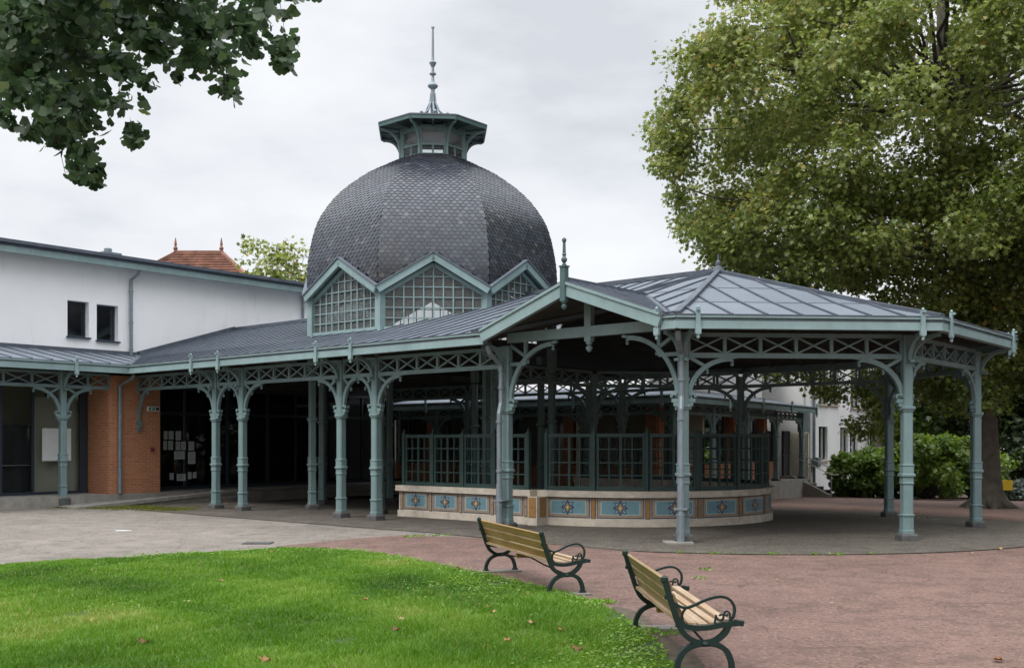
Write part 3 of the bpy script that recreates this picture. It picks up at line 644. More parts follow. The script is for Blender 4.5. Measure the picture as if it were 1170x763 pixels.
PF = catmull(PRD, 8); C22 = math.cos(PI / 8); T22 = math.tan(PI / 8)
arcl = np.concatenate([[0], np.cumsum([np.linalg.norm(PF[i + 1] - PF[i]) for i in range(len(PF) - 1)])])
PRa = np.array([p[0] * C22 for p in PF]); PZ = np.array([p[1] for p in PF])
def prof(s): return np.interp(s, arcl, PRa), np.interp(s, arcl, PZ)
under = MB(); scales = MB(); lining = MB()
def gline(x): return GP + .10 - (GP - GV) / (DS / 2) * abs(x)
for k in range(8):
    a = TH - PI / 2 + k * PI / 4; n = V3(math.cos(a), math.sin(a), 0); t = V3(-math.sin(a), math.cos(a), 0); c = D(0, 0)
    ns, nx = 70, 16; ss = np.linspace(0, arcl[-1], ns + 1)
    for i in range(ns):
        (r0, z0), (r1, z1) = prof(ss[i]), prof(ss[i + 1])
        for j in range(nx):
            f0, f1 = -1 + 2 * j / nx, -1 + 2 * (j + 1) / nx
            if z0 < gline((f0 + f1) / 2 * r0 * T22) - .02: continue
            q = lambda r, z, f, off=0: c + n * (r + off) + t * (f * (r + off) * T22) + ZUP * z
            under.poly([q(r0, z0, f0), q(r0, z0, f1), q(r1, z1, f1), q(r1, z1, f0)], 0, .1)
            if i % 2 == 0 and i < ns - 1:
                (r2, z2) = prof(ss[i + 2]); lining.poly([q(r0, z0, f0, -.12), q(r2, z2, f0, -.12), q(r2, z2, f1, -.12), q(r0, z0, f1, -.12)], 0)
    dS = .100; nrow = int(arcl[-1] / dS)
    for i in range(nrow + 1):
        s = i * dS; wdt = .152
        (ra, za), (rb, zb) = prof(s), prof(min(s + .15, arcl[-1])); up = unit(n * (rb - ra) + ZUP * (zb - za)); nm = unit(np.cross(t, up)); 
        if nm @ n < 0 and nm[2] < 0: nm = -nm
        hw = ra * T22; m = int(hw / wdt) + 2; x0 = (i % 2) * wdt / 2
        for j in range(-m, m + 1):
            x = x0 + j * wdt
            if abs(x) > hw + wdt * .3 or za < gline(x) - .03: continue
            P = []
            ttn = min(1, max(0, rnd.gauss(.42, .24))) if rnd.random() > .010 else rnd.uniform(.85, 1)
            jit = rnd.uniform(-.006, .006)
            for (dx, ds, of) in ((-.49, .155, .004), (-.49, .050, .016), (-.27, .006, .021), (0, -.010, .021), (.27, .006, .021), (.49, .050, .016), (.49, .155, .004)):
                rr, zz = prof(min(max(s + ds + jit, 0), arcl[-1])); xx = max(-rr * T22 - .004, min(rr * T22 + .004, x + dx * wdt)); P.append(c + n * rr + t * xx + ZUP * zz + nm * of)
            o = len(scales.v); scales.add(P, [tuple(range(7))], 0, ttn)
            E_ = [p - nm * .018 for p in P[1:6]]; oo = len(scales.v); scales.v.extend([tuple(p) for p in E_])
            for q_ in range(4): scales.f.append([o + 2 + q_, o + 1 + q_, oo + q_, oo + q_ + 1]); scales.m.append(0); scales.t.append(ttn * .4)
dome = part('dome_shell', under, 'slate', rot); part('slates', scales, 'slate', dome); part('lining', lining, 'room_brown', dome)
for k in range(8):
    a = TH - PI / 2 + k * PI / 4; n = V3(math.cos(a), math.sin(a), 0); t = V3(-math.sin(a), math.cos(a), 0); c = D(0, 0); q = lambda x, z, off=0: c + n * (DAP + off) + t * x + ZUP * z
    hw = DS / 2 - .095; mb = MB(); zs = 4.68
    sl = (GP - GV) / (DS / 2); top = lambda x: GP - .16 - sl * abs(x)
    mb.beam(q(-hw, zs), q(hw, zs), .14, .08)
    nb = 10
    for i in range(1, nb):
        x = -hw + 2 * hw * i / nb; th = .055 if i in (3, 7) or i == nb - 0 else .026; mb.beam(q(x, zs), q(x, top(x)), .035, th, up=n)
    z = zs + .262
    while z < GP - .3:
        xx = min(hw, max(0, (GP - .16 - z) / sl)); mb.beam(q(-xx, z, .003), q(xx, z, .003), .030, .026); z += .262
    for s in (-1, 1): mb.beam(q(s * hw, top(hw) - .03), q(0, GP - .18), .10, .09, up=n)
    wd = part('gable_window', mb, 'teal_trim', rot)
    g = MB(); g.poly([q(-hw, zs, -.02), q(hw, zs, -.02), q(hw, top(hw), -.02), q(0, top(0), -.02), q(-hw, top(hw), -.02)]); part('pane', g, 'dusty', wd)
    mb = MB(); mz = MB()
    for s in (-1, 1):
        p0, p1 = q(s * (DS / 2 + .06), GV - .06, .20), q(0, GP, .20); mb.beam(p0, p1, .07, .20, up=ZUP); 
        A_ = [q(s * (DS / 2 + .10), GV - .08 + .12, .27), q(0, GP + .12, .27), q(0, GP + .12, -.75), q(s * (DS / 2 + .10), GV + .04, -.32)]
        mz.slab(A_ if s < 0 else A_[::-1], V3(0, 0, -.035)); B_ = [q(s * (DS / 2 + .02), GV - .02, .23), q(0, GP + .07, .23), q(0, GP + .07, -.25), q(s * (DS / 2 + .02), GV - .02, -.1)]
        mb.slab(B_ if s < 0 else B_[::-1], V3(0, 0, -.05))
    gb = part('gable', mb, 'teal_trim', rot); part('gable_roof', mz, 'zinc', gb)
mb = MB(); mb.slab([D(x * 1.07, y * 1.07, 4.42) for x, y in DV], V3(0, 0, -.06)); part('ceiling', mb, 'soffit', rot)
# lantern
LR = .86; LV = oct_pts(LR, (0, 0)); lan = MB(); ZL0, ZL1 = 9.70, 10.55
for k in range(8):
    p, p2 = D(*LV[k]), D(*LV[(k + 1) % 8]); lan.beam(p + ZUP * ZL0, p + ZUP * ZL1, .11, .11)
    for z, h in ((ZL0 + .03, .09), (10.02, .055), (10.48, .15)): lan.beam(p + ZUP * z, p2 + ZUP * z, .07, h)
    m_ = (p + p2) / 2; lan.beam(m_ + ZUP * ZL0, m_ + ZUP * 10.02, .05, .05)
lo = part('lantern', lan, 'teal', rot)
g = MB()
for k in range(8):
    p, p2 = D(*LV[k]), D(*LV[(k + 1) % 8]); g.poly([p + ZUP * 10.02, p2 + ZUP * 10.02, p2 + ZUP * ZL1, p + ZUP * ZL1])
part('pane', g, 'pale_pane', lo)
g = MB()
for k in range(8):
    p, p2 = D(*LV[k]), D(*LV[(k + 1) % 8]); g.poly([p + ZUP * ZL0, p2 + ZUP * ZL0, p2 + ZUP * 10.02, p + ZUP * 10.02])
part('pane', g, 'glass', lo)
mb = MB(); mb.slab([D(x * .96, y * .96, 10.50) for x, y in LV], V3(0, 0, -.03)); part('lantern_ceiling', mb, 'white', rot)
mb = MB(); LE = oct_pts(1.475, (0, 0)); LI = oct_pts(.30, (0, 0)); LI2 = oct_pts(.80, (0, 0))
for k in range(8):
    a, b = LE[k], LE[(k + 1) % 8]; c_, d_ = LI[k], LI[(k + 1) % 8]
    mb.slab([D(*a, 10.63), D(*b, 10.63), D(*d_, 10.95), D(*c_, 10.95)], V3(0, 0, -.05), 0, 1); mb.beam(D(*a, 10.59), D(*b, 10.59), .05, .11, mat=1); mb.beam(D(*a, 10.655), D(*b, 10.655), .08, .03, mat=0)
    e_ = LI2[k]; mb.beam(D(*e_, 10.53), D(*a, 10.53), .06, .06, mat=1); f_, g_ = LI2[(k + 1) % 8], LE[(k + 1) % 8]
    mb.beam((D(*e_, 10.53) + D(*f_, 10.53)) / 2, (D(*a, 10.53) + D(*b, 10.53)) / 2, .05, .05, mat=1)
mb.poly([D(*p, 10.95) for p in LI], 0); part('lantern_roof', mb, ['zinc', 'teal_deep'], rot)
for k in range(8):
    mb = MB(); d = unit(D(*LV[k]) - D(0, 0)); p = D(*LV[k]); A_ = [p + d * (.05 + .56 * (1 - math.cos(PI / 2 * i / 9))) + ZUP * (9.95 + .55 * math.sin(PI / 2 * i / 9)) for i in range(10)]
    A_ = [p + d * .05 + ZUP * 9.74] + A_; mb.sweep(A_, .06, [.08] * 5 + [.07] * 6, np.cross(d, ZUP)); part('lantern_bracket', mb, 'teal', rot)
mb = MB(); c = D(0, 0)
mb.lathe(c, [(.07, 11.0), (.065, 11.55), (.05, 11.6), (.055, 11.82), (.14, 11.89), (.15, 11.93), (.05, 12.06), (.04, 12.14), (.04, 12.22), (.095, 12.245), (.095, 12.275), (.04, 12.30), (.036, 12.44), (.09, 12.54), (.105, 12.58), (.045, 12.64), (.038, 12.72), (.028, 13.54), (.048, 13.57), (.04, 13.61), (.01, 13.63)], 12)
for k in range(8):
    a = k * PI / 4 + .2; d = V3(math.cos(a), math.sin(a), 0)
    mb.tube([c + d * .05 + ZUP * 11.72, c + d * .08 + ZUP * 11.45, c + d * .2 + ZUP * 11.2, c + d * .42 + ZUP * 11.03, c + d * .50 + ZUP * 11.04], .028, 6)
    mb.lathe(c + d * .52 + ZUP * 11.04, [(.04, -.03), (.05, .01), (.02, .05)], 8)
part('finial', mb, 'pipe', rot)

# ------------------------------------------------------------------ octagonal pavilion
pav = thing('octagonal_pavilion', 'open octagonal bandstand like pavilion with hipped zinc roof and front gable', 'pavilion', W(*OC))
for k in range(8):
    a, b = COLS8[k]; p = W(a, b); bis = TH + R(45); column(pav, p, bis if k != 0 else TH, gz(*p[:2]) + (.02 if k < 2 else 0))
    a2, b2 = COLS8[(k + 1) % 8]; p2 = W(a2, b2); d = unit(p2 - p); pm, pm2 = p, p2
    for s, q_ in ((1, p), (-1, p2)):
        mb = MB(); bracket(mb, q_, d * s, r=1.10, z0=2.62, z1=3.76) if k == 0 else bracket(mb, q_, d * s, r=.80)
        if k == 0: mb.beam(q_ + d * s * .1 + ZUP * 3.40, q_ + d * s * .5 + ZUP * 3.40, .07, .07); mb.beam(q_ + d * s * .5 + ZUP * 3.40, q_ + d * s * .5 + ZUP * 3.86, .06, .07, up=d)
        part('bracket', mb, 'teal', pav)
    if k > 0: mb = MB(); lattice(mb, p, p2, n=6); part('lattice_beam', mb, 'teal', pav)
    if 1 <= k <= 5 or k == 0:
        o_ = unit(p - W(*OC)); mb = MB(); nl = np.cross(d, ZUP)
        pl = W(*COLS8[(k - 1) % 8]); dl = unit(p - pl); nlp = np.cross(dl, ZUP)
        for q_ in ((nl, nlp) if k > 0 else (nl,)): mb = MB(); eave_bracket(mb, p, q_, r=.5); part('eave_bracket', mb, 'teal', pav)
# roof facets 0-4
mb = MB(); sm_ = MB(); apx = W(*OC, ZRIDGE); raf = MB()
def inset(k, d):
    P = oct_pts(AP8 + OVH - d); a, b = P[k % 8]; return W(a, b, zroof(d))
for k in range(5):
    a0, b0, a1, b1 = inset(k, 0), inset(k + 1, 0), inset(k, KNEE), inset(k + 1, KNEE); nn = unit(np.cross(unit(b0 - a0), ZUP)); dn = nn - ZUP * .3
    PS_ = [[a0, b0, b1, a1], [a1, b1, apx]]
    if k == 0:
        vw = lambda x, d: W(OC[0] + x, d - OVH, zroof(d)); DG = 2.66; hk = 2.10 * (1 - KNEE / DG)
        PS_ = [[a0, vw(-2.10, 0), vw(-hk, KNEE), a1], [vw(2.10, 0), b0, b1, vw(hk, KNEE)], [a1, vw(-hk, KNEE), vw(0, DG), apx], [vw(hk, KNEE), b1, apx, vw(0, DG)]]
    for P in PS_:
        mb.slab(P, V3(0, 0, -.09), 0, 1); Q = [p + ZUP * .008 for p in P]
        zinc_faces(mb, Q, dn, .62, .31); seams(sm_, Q, dn, .62, .31, .034, .035)
    for s_ in (a0, ) if k else (a0,): sm_.beam(inset(k, 0) + ZUP * .03, inset(k, KNEE) + ZUP * .04, .12, .08); sm_.beam(inset(k, KNEE) + ZUP * .04, apx + ZUP * .04, .12, .08)
    # flat cross welts between the seams
    for d in ((3.4,) if k == 0 else (1.62, 3.4)):
        l_, r_ = inset(k, d), inset(k + 1, d); sm_.beam(l_ + ZUP * .010, r_ + ZUP * .010, .03, .010)
    a0 = inset(k, .3); raf.beam(a0 - ZUP * .16, a1 - ZUP * .16, .10, .14); raf.beam(a1 - ZUP * .16, apx - ZUP * .16, .10, .14)
    for f in (() if k == 0 else (.2, .4, .6, .8)):
        raf.beam(a0 + (inset(k + 1, .3) - a0) * f - ZUP * .14, a1 + (b1 - a1) * f - ZUP * .14, .07, .10); raf.beam(a1 + (b1 - a1) * f - ZUP * .14, apx + (a1 + (b1 - a1) * f - apx) * .12 - ZUP * .14, .07, .10)
sm_.lathe(apx, [(.16, .02), (.10, .12), (.05, .16), (.06, .24), (.02, .30), (.015, .42)], 10)
rf = part('roof', mb, ['zinc', 'soffit'], pav); part('seam', sm_, 'seam', rf); part('rafters', raf, 'soffit', pav)
mb = MB(); ml = MB()
for k in range(5):
    p, p2 = W(*EAVE8[k]), W(*EAVE8[(k + 1) % 8]); n = np.cross(unit(p2 - p), ZUP)
    if k == 0: p = W(4.16, -OVH)
    fascia(mb, p, p2, n); lip(ml, p, p2, n)
    d = unit(p2 - p); st = unit(W(*COLS8[k]) - W(*OC))
    for c_ in (k, k + 1):
        if k == 0 and c_ == 0: continue
        cc = W(*COLS8[c_]); strap(pav, cc + n * OVH + d * (.07 if c_ == k else -.07), n)
gt = part('gutter', mb, 'teal_trim', pav); part('gutter_lip', ml, 'seam', gt)
# front gable
GPK = 4.80; xm = OC[0]; ga, gb_ = -.02, 4.18
mb = MB()
for a in (ga, gb_):
    p0, p1 = W(a, -OVH - .03, 3.93), W(xm, -OVH - .03, GPK - .12); mb.beam(p0, p1, .10, .25, up=ZUP); mb.beam(p0 + ZUP * .11 - VV * .02, p1 + ZUP * .11 - VV * .02, .12, .05, up=ZUP)
part('barge_board', mb, 'teal_trim', pav)
mb = MB(); sm_ = MB(); dv = KNEE + (GPK - .02 - zroof(KNEE)) / ((ZRIDGE - ZT - KS * KNEE) / (AP8 + OVH - KNEE)) - OVH
kx = .4 / ((GPK - 4.04) / (gb_ - xm))
for s, a in ((1, gb_ + .03), (-1, ga - .03)):
    P = [W(a, -OVH - .10, 4.06), W(a, -OVH + .30, 4.06), W(xm, dv + .42, GPK + .03), W(xm, -OVH - .10, GPK + .03)]
    mb.slab(P if s > 0 else P[::-1], V3(0, 0, -.06), 0, 1); zinc_faces(mb, [p + ZUP * .008 for p in P], U * s - ZUP * .36, .30); seams(sm_, [p + ZUP * .008 for p in P], U * s - ZUP * .36, .30, .1)
sm_.beam(W(xm, -OVH - .1, GPK + .06), W(xm, dv, GPK + .06), .10, .07); sm_.beam(W(gb_ + .03, -OVH + .05, 4.07), W(xm, dv, GPK + .05), .14, .03)
gr = part('gable_roof', mb, ['zinc', 'soffit'], pav); part('seam', sm_, 'seam', gr)
mb = MB(); mb.beam(W(.05, 0, 3.94), W(4.11, 0, 3.94), .12, .20); mb.box(W(xm, 0, 4.30), (.15, .13, .56), AX); mb.box(W(xm, 0, 3.80), (.15, .13, .10), AX); pendant(mb, W(xm, 0, 3.75), 1.9); part('tie_beam', mb, 'teal_trim', pav)
mb = MB(); mb.box(W(xm, -OVH - .06, 4.76), (.115, .12, .64), AX); mb.box(W(xm, -OVH - .06, 5.09), (.145, .15, .03), AX); pendant(mb, W(xm, -OVH - .06, 4.45), 1.6)
mb.lathe(W(xm, -OVH - .06), [(.04, 5.10), (.045, 5.13), (.022, 5.15), (.055, 5.20), (.058, 5.23), (.034, 5.27), (.028, 5.29), (.042, 5.31), (.032, 5.34), (.026, 5.54), (.04, 5.56), (.043, 5.60), (.015, 5.63)], 12); part('gable_finial', mb, 'teal_deep', pav)
# rain pipes on the two front columns
for i, (a, b) in enumerate((COLS8[0], COLS8[1])):
    p = W(a, b); o_ = -VV if i == 0 else unit(p - W(*OC)); mb = MB(); z0_ = .02
    mb.tube([p + o_ * .62 + ZUP * 3.76, p + o_ * .56 + ZUP * 3.62, p + o_ * .22 + ZUP * 3.40, p + o_ * .19 + ZUP * 3.25, p + o_ * .19 + ZUP * 2.62, p + o_ * .25 + ZUP * 2.40, p + o_ * .25 + ZUP * 0.0], .052, 8)
    mb.tube([p + o_ * .25, p + o_ * .25 + ZUP * .95], .066, 8)
    for z in (.5, 1.2, 2.2, 2.9): mb.tube([p + o_ * (.25 if z < 2.4 else .19) + ZUP * z, p + o_ * (.25 if z < 2.4 else .19) + ZUP * (z + .05)], .072, 8)
    mb.beam(p + ZUP * .62, p + o_ * .32 + ZUP * .62, .24, .025)
    part('rain_pipe', mb, 'pipe', pav)
mb = MB(); p = W(*COLS8[1]); mb.box(p + V3(-.12, -.16, .015), (.50, .42, .05)); part('footing', mb, 'concrete', pav)

# ------------------------------------------------------------------ tiled parapet with railing (straight side, round end)
RC = (-.4, VR - .05); RR = 3.42; V0 = 1.31
fe = thing('tiled_enclosure', 'rounded low enclosure with painted ceramic tile panels under a green railing', 'enclosure', W(-.4, VR))
def pos(path, s, z, off=0):
    """path 'a': straight near side (s from u=-4.6), 'r': round end (s from the near side), 'b': straight far side"""
    if path == 'a': return W(-4.6 + s, V0 - off, z)
    if path == 'b': return W(-.4 - s, 2 * RC[1] - V0 + off, z)
    a = -PI / 2 + s / RR; return W(RC[0] + (RR + off) * math.cos(a), RC[1] + (RR + off) * math.sin(a), z)
def ribbon(mb, path, s0, s1, z0, z1, o0, o1, mat=0, n=None):
    n = n or max(1, int(abs(s1 - s0) / .14)) if path == 'r' else 1
    for i in range(n):
        a, b = s0 + (s1 - s0) * i / n, s0 + (s1 - s0) * (i + 1) / n; q = lambda s, z, o: pos(path, s, z, o)
        P = [q(a, z0, o1), q(b, z0, o1), q(b, z1, o1), q(a, z1, o1), q(a, z0, o0), q(b, z0, o0), q(b, z1, o0), q(a, z1, o0)]
        F = [(0, 1, 2, 3), (5, 4, 7, 6), (3, 2, 6, 7), (4, 5, 1, 0)] + ([(4, 0, 3, 7)] if i == 0 else []) + ([(1, 5, 6, 2)] if i == n - 1 else [])
        mb.add(P, F, mat)
LRND = PI * RR; LA = 4.2
mb = MB()
for path, l in (('a', LA), ('r', LRND), ('b', LA)): ribbon(mb, path, 0, l, -.05, .165, -.22, .055); ribbon(mb, path, 0, l, .165, .63, -.20, 0)
mb.box(W(-.28, V0 + .10, .29), (.26, .5, .68), AX); part('parapet', mb, 'limestone', fe)
mb = MB()
for path, l in (('a', LA), ('r', LRND), ('b', LA)): ribbon(mb, path, -.05 if path != 'r' else 0, l, .632, .765, -.26, .085)
part('coping', mb, 'limestone', fe)
TM = ['t_tan', 't_navy', 't_blue', 't_light', 't_ochre', 't_yellow', 't_red', 't_white']
def tile_panel(path, s0, s1):
    mb = MB(); z0, z1 = .185, .615; sm = (s0 + s1) / 2; zm = (z0 + z1) / 2
    rect = lambda a, b, c, d, o, m: ribbon(mb, path, a, b, c, d, 0, o, m)
    rect(s0, s1, z0, z1, .006, 1); rect(s0 + .02, s1 - .02, z0 + .02, z1 - .012, .009, 0); rect(s0 + .085, s1 - .085, z0 + .075, z1 - .055, .0115, 3); rect(s0 + .105, s1 - .105, z0 + .093, z1 - .073, .014, 2)
    def shape(pts, o, m): mb.poly([pos(path, sm + x, zm + .01 + y, o) for x, y in pts], m)
    def petal(ang, r0, r1, wd, o, m):
        c, s = math.cos(ang), math.sin(ang); f = lambda r, q: (r * c - q * s, r * s + q * c); rm = r0 + (r1 - r0) * .6
        shape([f(r0, 0), f(r0 + (r1 - r0) * .3, -wd * .6), f(rm, -wd), f(r1 - .01, -wd * .5), f(r1, 0), f(r1 - .01, wd * .5), f(rm, wd), f(r0 + (r1 - r0) * .3, wd * .6)], o, m)
    for i in range(4): petal(PI / 2 * i, .02, .155, .040, .0165, 1); petal(PI / 4 + PI / 2 * i, .03, .175, .036, .017, 1); petal(PI / 4 + PI / 2 * i, .07, .15, .014, .0195, 3)
    for i in range(4): petal(PI / 2 * i, .05, .105, .022, .020, 4)
    shape([(0, -.075), (.05, 0), (0, .075), (-.05, 0)], .021, 5); shape([(0, -.045), (.025, 0), (0, .045), (-.025, 0)], .0225, 4); shape([(-.012, -.02), (.012, -.02), (.012, .02), (-.012, .02)], .024, 7)
    part('tile_panel', mb, TM, fe)
def divider(path, s):
    mb = MB(); ribbon(mb, path, s - .055, s + .055, .175, .625, 0, .010, 1, 1); ribbon(mb, path, s - .040, s + .040, .185, .615, 0, .016, 4, 1); ribbon(mb, path, s - .028, s + .028, .20, .60, 0, .018, 0 if path == 'a' else 4, 1); ribbon(mb, path, s - .012, s + .012, .39, .42, 0, .022, 6, 1); part('tile_divider', mb, TM, fe)
stA = [.10 + i * .98 for i in range(5)]
for i in range(4): tile_panel('a', stA[i] + .075, stA[i + 1] - .075)
for s in stA: divider('a', s)
mb = MB(); 
for ff in (-.06, ): mb.box(W(-.28, V0 - .155, .40), (.20, .012, .43), AX, 4); mb.box(W(-.28, V0 - .163, .40), (.03, .006, .04), AX, 6)
mb.box(W(-.145, V0 + .05, .40), (.012, .22, .43), AX, 4); part('tile_corner', mb, TM, fe)
NR = 9; stp = (LRND - .3) / NR; stR = [.15 + i * stp for i in range(NR + 1)]
for i in range(NR): tile_panel('r', stR[i] + .075, stR[i + 1] - .075)
for s in stR: divider('r', s)
# railing
def railing(path, stations):
    for s in stations:
        mb = MB(); p = pos(path, s, 0, -.08); mb.box(p + ZUP * 1.385, (.085, .085, 1.24), AX); mb.box(p + ZUP * 2.0, (.10, .10, .03), AX); mb.lathe(p, [(.05, 2.01), (.03, 2.05), (.008, 2.13)], 4); part('railing_post', mb, 'rail', fe)
    for a, b in zip(stations[:-1], stations[1:]):
        mb = MB(); a += .05; b -= .05; bar = lambda s0, s1, z, h, w_=.045: ribbon(mb, path, s0, s1, z - h / 2, z + h / 2, -.08 - w_ / 2, -.08 + w_ / 2)
        bar(a, b, .815, .09, .06); bar(a, b, 1.955, .075, .06)
        for z in (1.10, 1.37, 1.66): bar(a, b, z, .026, .03)
        for f, wd in ((.03, .05), (.265, .026), (.5, .055), (.735, .026), (.97, .05)):
            s = a + (b - a) * f; p = pos(path, s, 0, -.08); d = unit(pos(path, s + .05, 0) - pos(path, s - .05, 0)); mb.box(p + ZUP * 1.385, (wd, .035, 1.14), (d, np.cross(d, ZUP), ZUP))
        part('railing_panel', mb, 'rail', fe)
railing('a', stA); railing('r', stR); railing('b', stA)

# ------------------------------------------------------------------ rear building (L shape, convex corner towards the pavilion)
rb = thing('rear_building', 'white building behind the pavilion with low teal veranda over brick and glass', 'building', (3, 40, 0))
K = W(-2.5, 11.05); D1 = -U; D2 = V3(.542, .840, 0); N1 = -VV; N2 = V3(.840, -.542, 0); E2 = K + D2 * 14.1
RZT, RZB = 3.27, 3.03; SB = 2.4
def isect(p, d, q, e):
    A_ = np.array([[d[0], -e[0]], [d[1], -e[1]]]); t = np.linalg.solve(A_, (q - p)[:2]); return p + d * t[0]
def back(off): return isect(K - N1 * off, D1, K - N2 * off, D2)
KC, KW, KG = back(.6), back(SB), back(1.7)
L1 = 14.6
def run(pk, d, n, ln, off): 
    return pk, pk + d * ln
for d, n, ln in ((D1, N1, L1), (D2, N2, 14.1)):
    e = lambda p: p
    # veranda roof
    o0, o1 = K, K + d * ln; i0, i1 = KW, K + d * ln - n * SB
    P = [o0 + ZUP * RZT, o1 + ZUP * RZT, i1 + ZUP * (RZT + .45), i0 + ZUP * (RZT + .45)]
    if np.cross(P[1] - P[0], P[2] - P[0])[2] < 0: P = P[::-1]
    mb = MB(); mb.slab(P, V3(0, 0, -.09), 0, 1); part('veranda_roof', mb, ['zinc', 'soffit'], rb)
    mb = MB(); fascia(mb, o0, o1, n, RZB, RZT); part('gutter', mb, 'teal_trim', rb)
    # upper wall
    j = unit(i1 - i0); mb = MB(); le = np.linalg.norm(i1 - i0); mb.box((i0 + i1) / 2 - n * .15 + ZUP * 5.0, (le, .3, 3.0), (j, n, ZUP)); part('wall', mb, 'white', rb)
    mb = MB(); mb.box((i0 + i1) / 2 + n * .2 + ZUP * 6.50, (le + .6, .5, .12), (j, n, ZUP)); part('eaves', mb, 'teal_trim', rb)
    # plinth, brick dado, glazing
    g0, g1 = KG, K + d * ln - n * 1.7; lg = np.linalg.norm(g1 - g0); mb = MB(); c0, c1_ = KC, K + d * ln - n * .6
    mb.box((c0 + c1_) / 2 - n * 1.3 + n * .1 - ZUP * .2, (np.linalg.norm(c1_ - c0), 2.8, 1.0), (d, n, ZUP)); part('plinth', mb, 'concrete', rb)
    mb = MB(); mb.box((g0 + g1) / 2 - n * .1 + ZUP * .65, (lg, .2, .7), (d, n, ZUP))
    for f in np.arange(0, lg, 3.4): mb.box(g0 + d * (f + .22) - n * .08 + ZUP * 1.85, (.44, .26, 3.1), (d, n, ZUP))
    part('brick_wall', mb, 'brick', rb)
    mb = MB(); mb.box((g0 + g1) / 2 - n * .12 + ZUP * 3.2, (lg, .12, .6), (d, n, ZUP))
    for f in np.arange(.5, lg, 1.13): mb.box(g0 + d * f - n * .12 + ZUP * 1.98, (.07, .08, 1.94), (d, n, ZUP))
    fr = part('shop_window', mb, 'navy', rb); mb = MB(); mb.box((g0 + g1) / 2 - n * .14 + ZUP * 1.98, (lg, .012, 1.94), (d, n, ZUP)); part('pane', mb, 'tinted', fr)
    mb = MB(); mb.box((g0 + g1) / 2 - n * 3 + ZUP * 1.7, (lg, .1, 3.6), (d, n, ZUP)); mb.box(g1 - n * 1.6 + ZUP * 1.7 - d * .08, (.1, 3.0, 3.6), (d, n, ZUP)); part('inner_wall', mb, 'beige', rb)
    ncol = int(ln / 3.2); prev = None
    for i in range(ncol + 1):
        q = KC + d * ((np.linalg.norm(c1_ - c0) - .25) * i / ncol)
        if i or d is D1:
            column(rb, q, math.atan2(d[1], d[0]), .29, (RZB - .29) / 3.76)
        mb = MB()
        hs = lambda z: .29 + z * (RZB - .29) / 3.76
        for s in (-1, 1):
            if (i == 0 and s < 0) or (i == ncol and s > 0): continue
            mb = MB(); bracket(mb, q, d * s, r=.62, z0=hs(2.55), z1=hs(3.31)); part('bracket', mb, 'teal', rb)
        strap(rb, q + n * .6, n, RZB + .1)
        if prev is not None: mb = MB(); lattice(mb, prev, q, hs(3.37), hs(3.72), 6); part('lattice_beam', mb, 'teal', rb)
        prev = q
mb = MB(); i0, i1, i2 = KW, K + D1 * L1 - N1 * SB, K + D2 * 14.1 - N2 * SB
mb.slab([i0 + ZUP * 6.56, i2 + ZUP * 6.56, i2 - N2 * 6 + ZUP * 6.9, i1 - N1 * 6 + ZUP * 6.9, i1 + ZUP * 6.56], V3(0, 0, -.1)); part('roof', mb, 'seam', rb)
mb = MB(); mb.slab([i0 + ZUP * 3.6, i2 + ZUP * 3.6, i2 - N2 * 6 + ZUP * 3.6, i1 - N1 * 6 + ZUP * 3.6, i1 + ZUP * 3.6], V3(0, 0, -.1)); part('floor_slab', mb, 'soffit', rb)
# windowed house beside the stairs
PH = V3(.2895 * 44.4, 44.4, 0)
wh = thing('windowed_house', 'white house with tall deep windows rising behind the shrubs', 'house', PH)
def PD(px, py):
    k = (px - 585) / 1178.5; t = (k * PH[1] - PH[0]) / (D2[0] - k * D2[1]); p = PH + D2 * t; return t, 1.8 + (505.5 - py) * p[1] / 1178.5
hs_ = []
for x0, x1, yt, yb in ((935.5, 946, 405, 462), (947.8, 957.5, 405, 462.5), (935.5, 945.5, 487, 525), (960, 969, 488, 525), (971, 980, 488, 525), (994, 1002, 491, 525), (972, 982, 405, 466), (984, 994, 405, 467), (1012, 1020, 420, 470), (1010, 1018, 492, 525)):
    t0, za = PD(x0, yt); t1, zb = PD(x1, yb); hs_.append((t0, t1, zb, za))
def wallD(mb, p, d, n, t0, t1, z0, z1, holes, th, mat=0):
    ts = sorted({t0, t1, *[h[0] for h in holes], *[h[1] for h in holes]}); zs = sorted({z0, z1, *[h[2] for h in holes], *[h[3] for h in holes]})
    for i in range(len(ts) - 1):
        for j in range(len(zs) - 1):
            a, b = (ts[i] + ts[i + 1]) / 2, (zs[j] + zs[j + 1]) / 2
            if any(h[0] < a < h[1] and h[2] < b < h[3] for h in holes): continue
            mb.box(p + d * a - n * th / 2 + ZUP * b, (ts[i + 1] - ts[i], th, zs[j + 1] - zs[j]), (d, n, ZUP), mat)
mb = MB(); wallD(mb, PH, D2, N2, -.0, 24, -1.5, 7.2, hs_, .45); mb.box(PH - N2 * 4 + ZUP * 2.85 + D2 * .0, (.3, 7.5, 8.7), (D2, N2, ZUP)); part('wall', mb, 'white', wh)
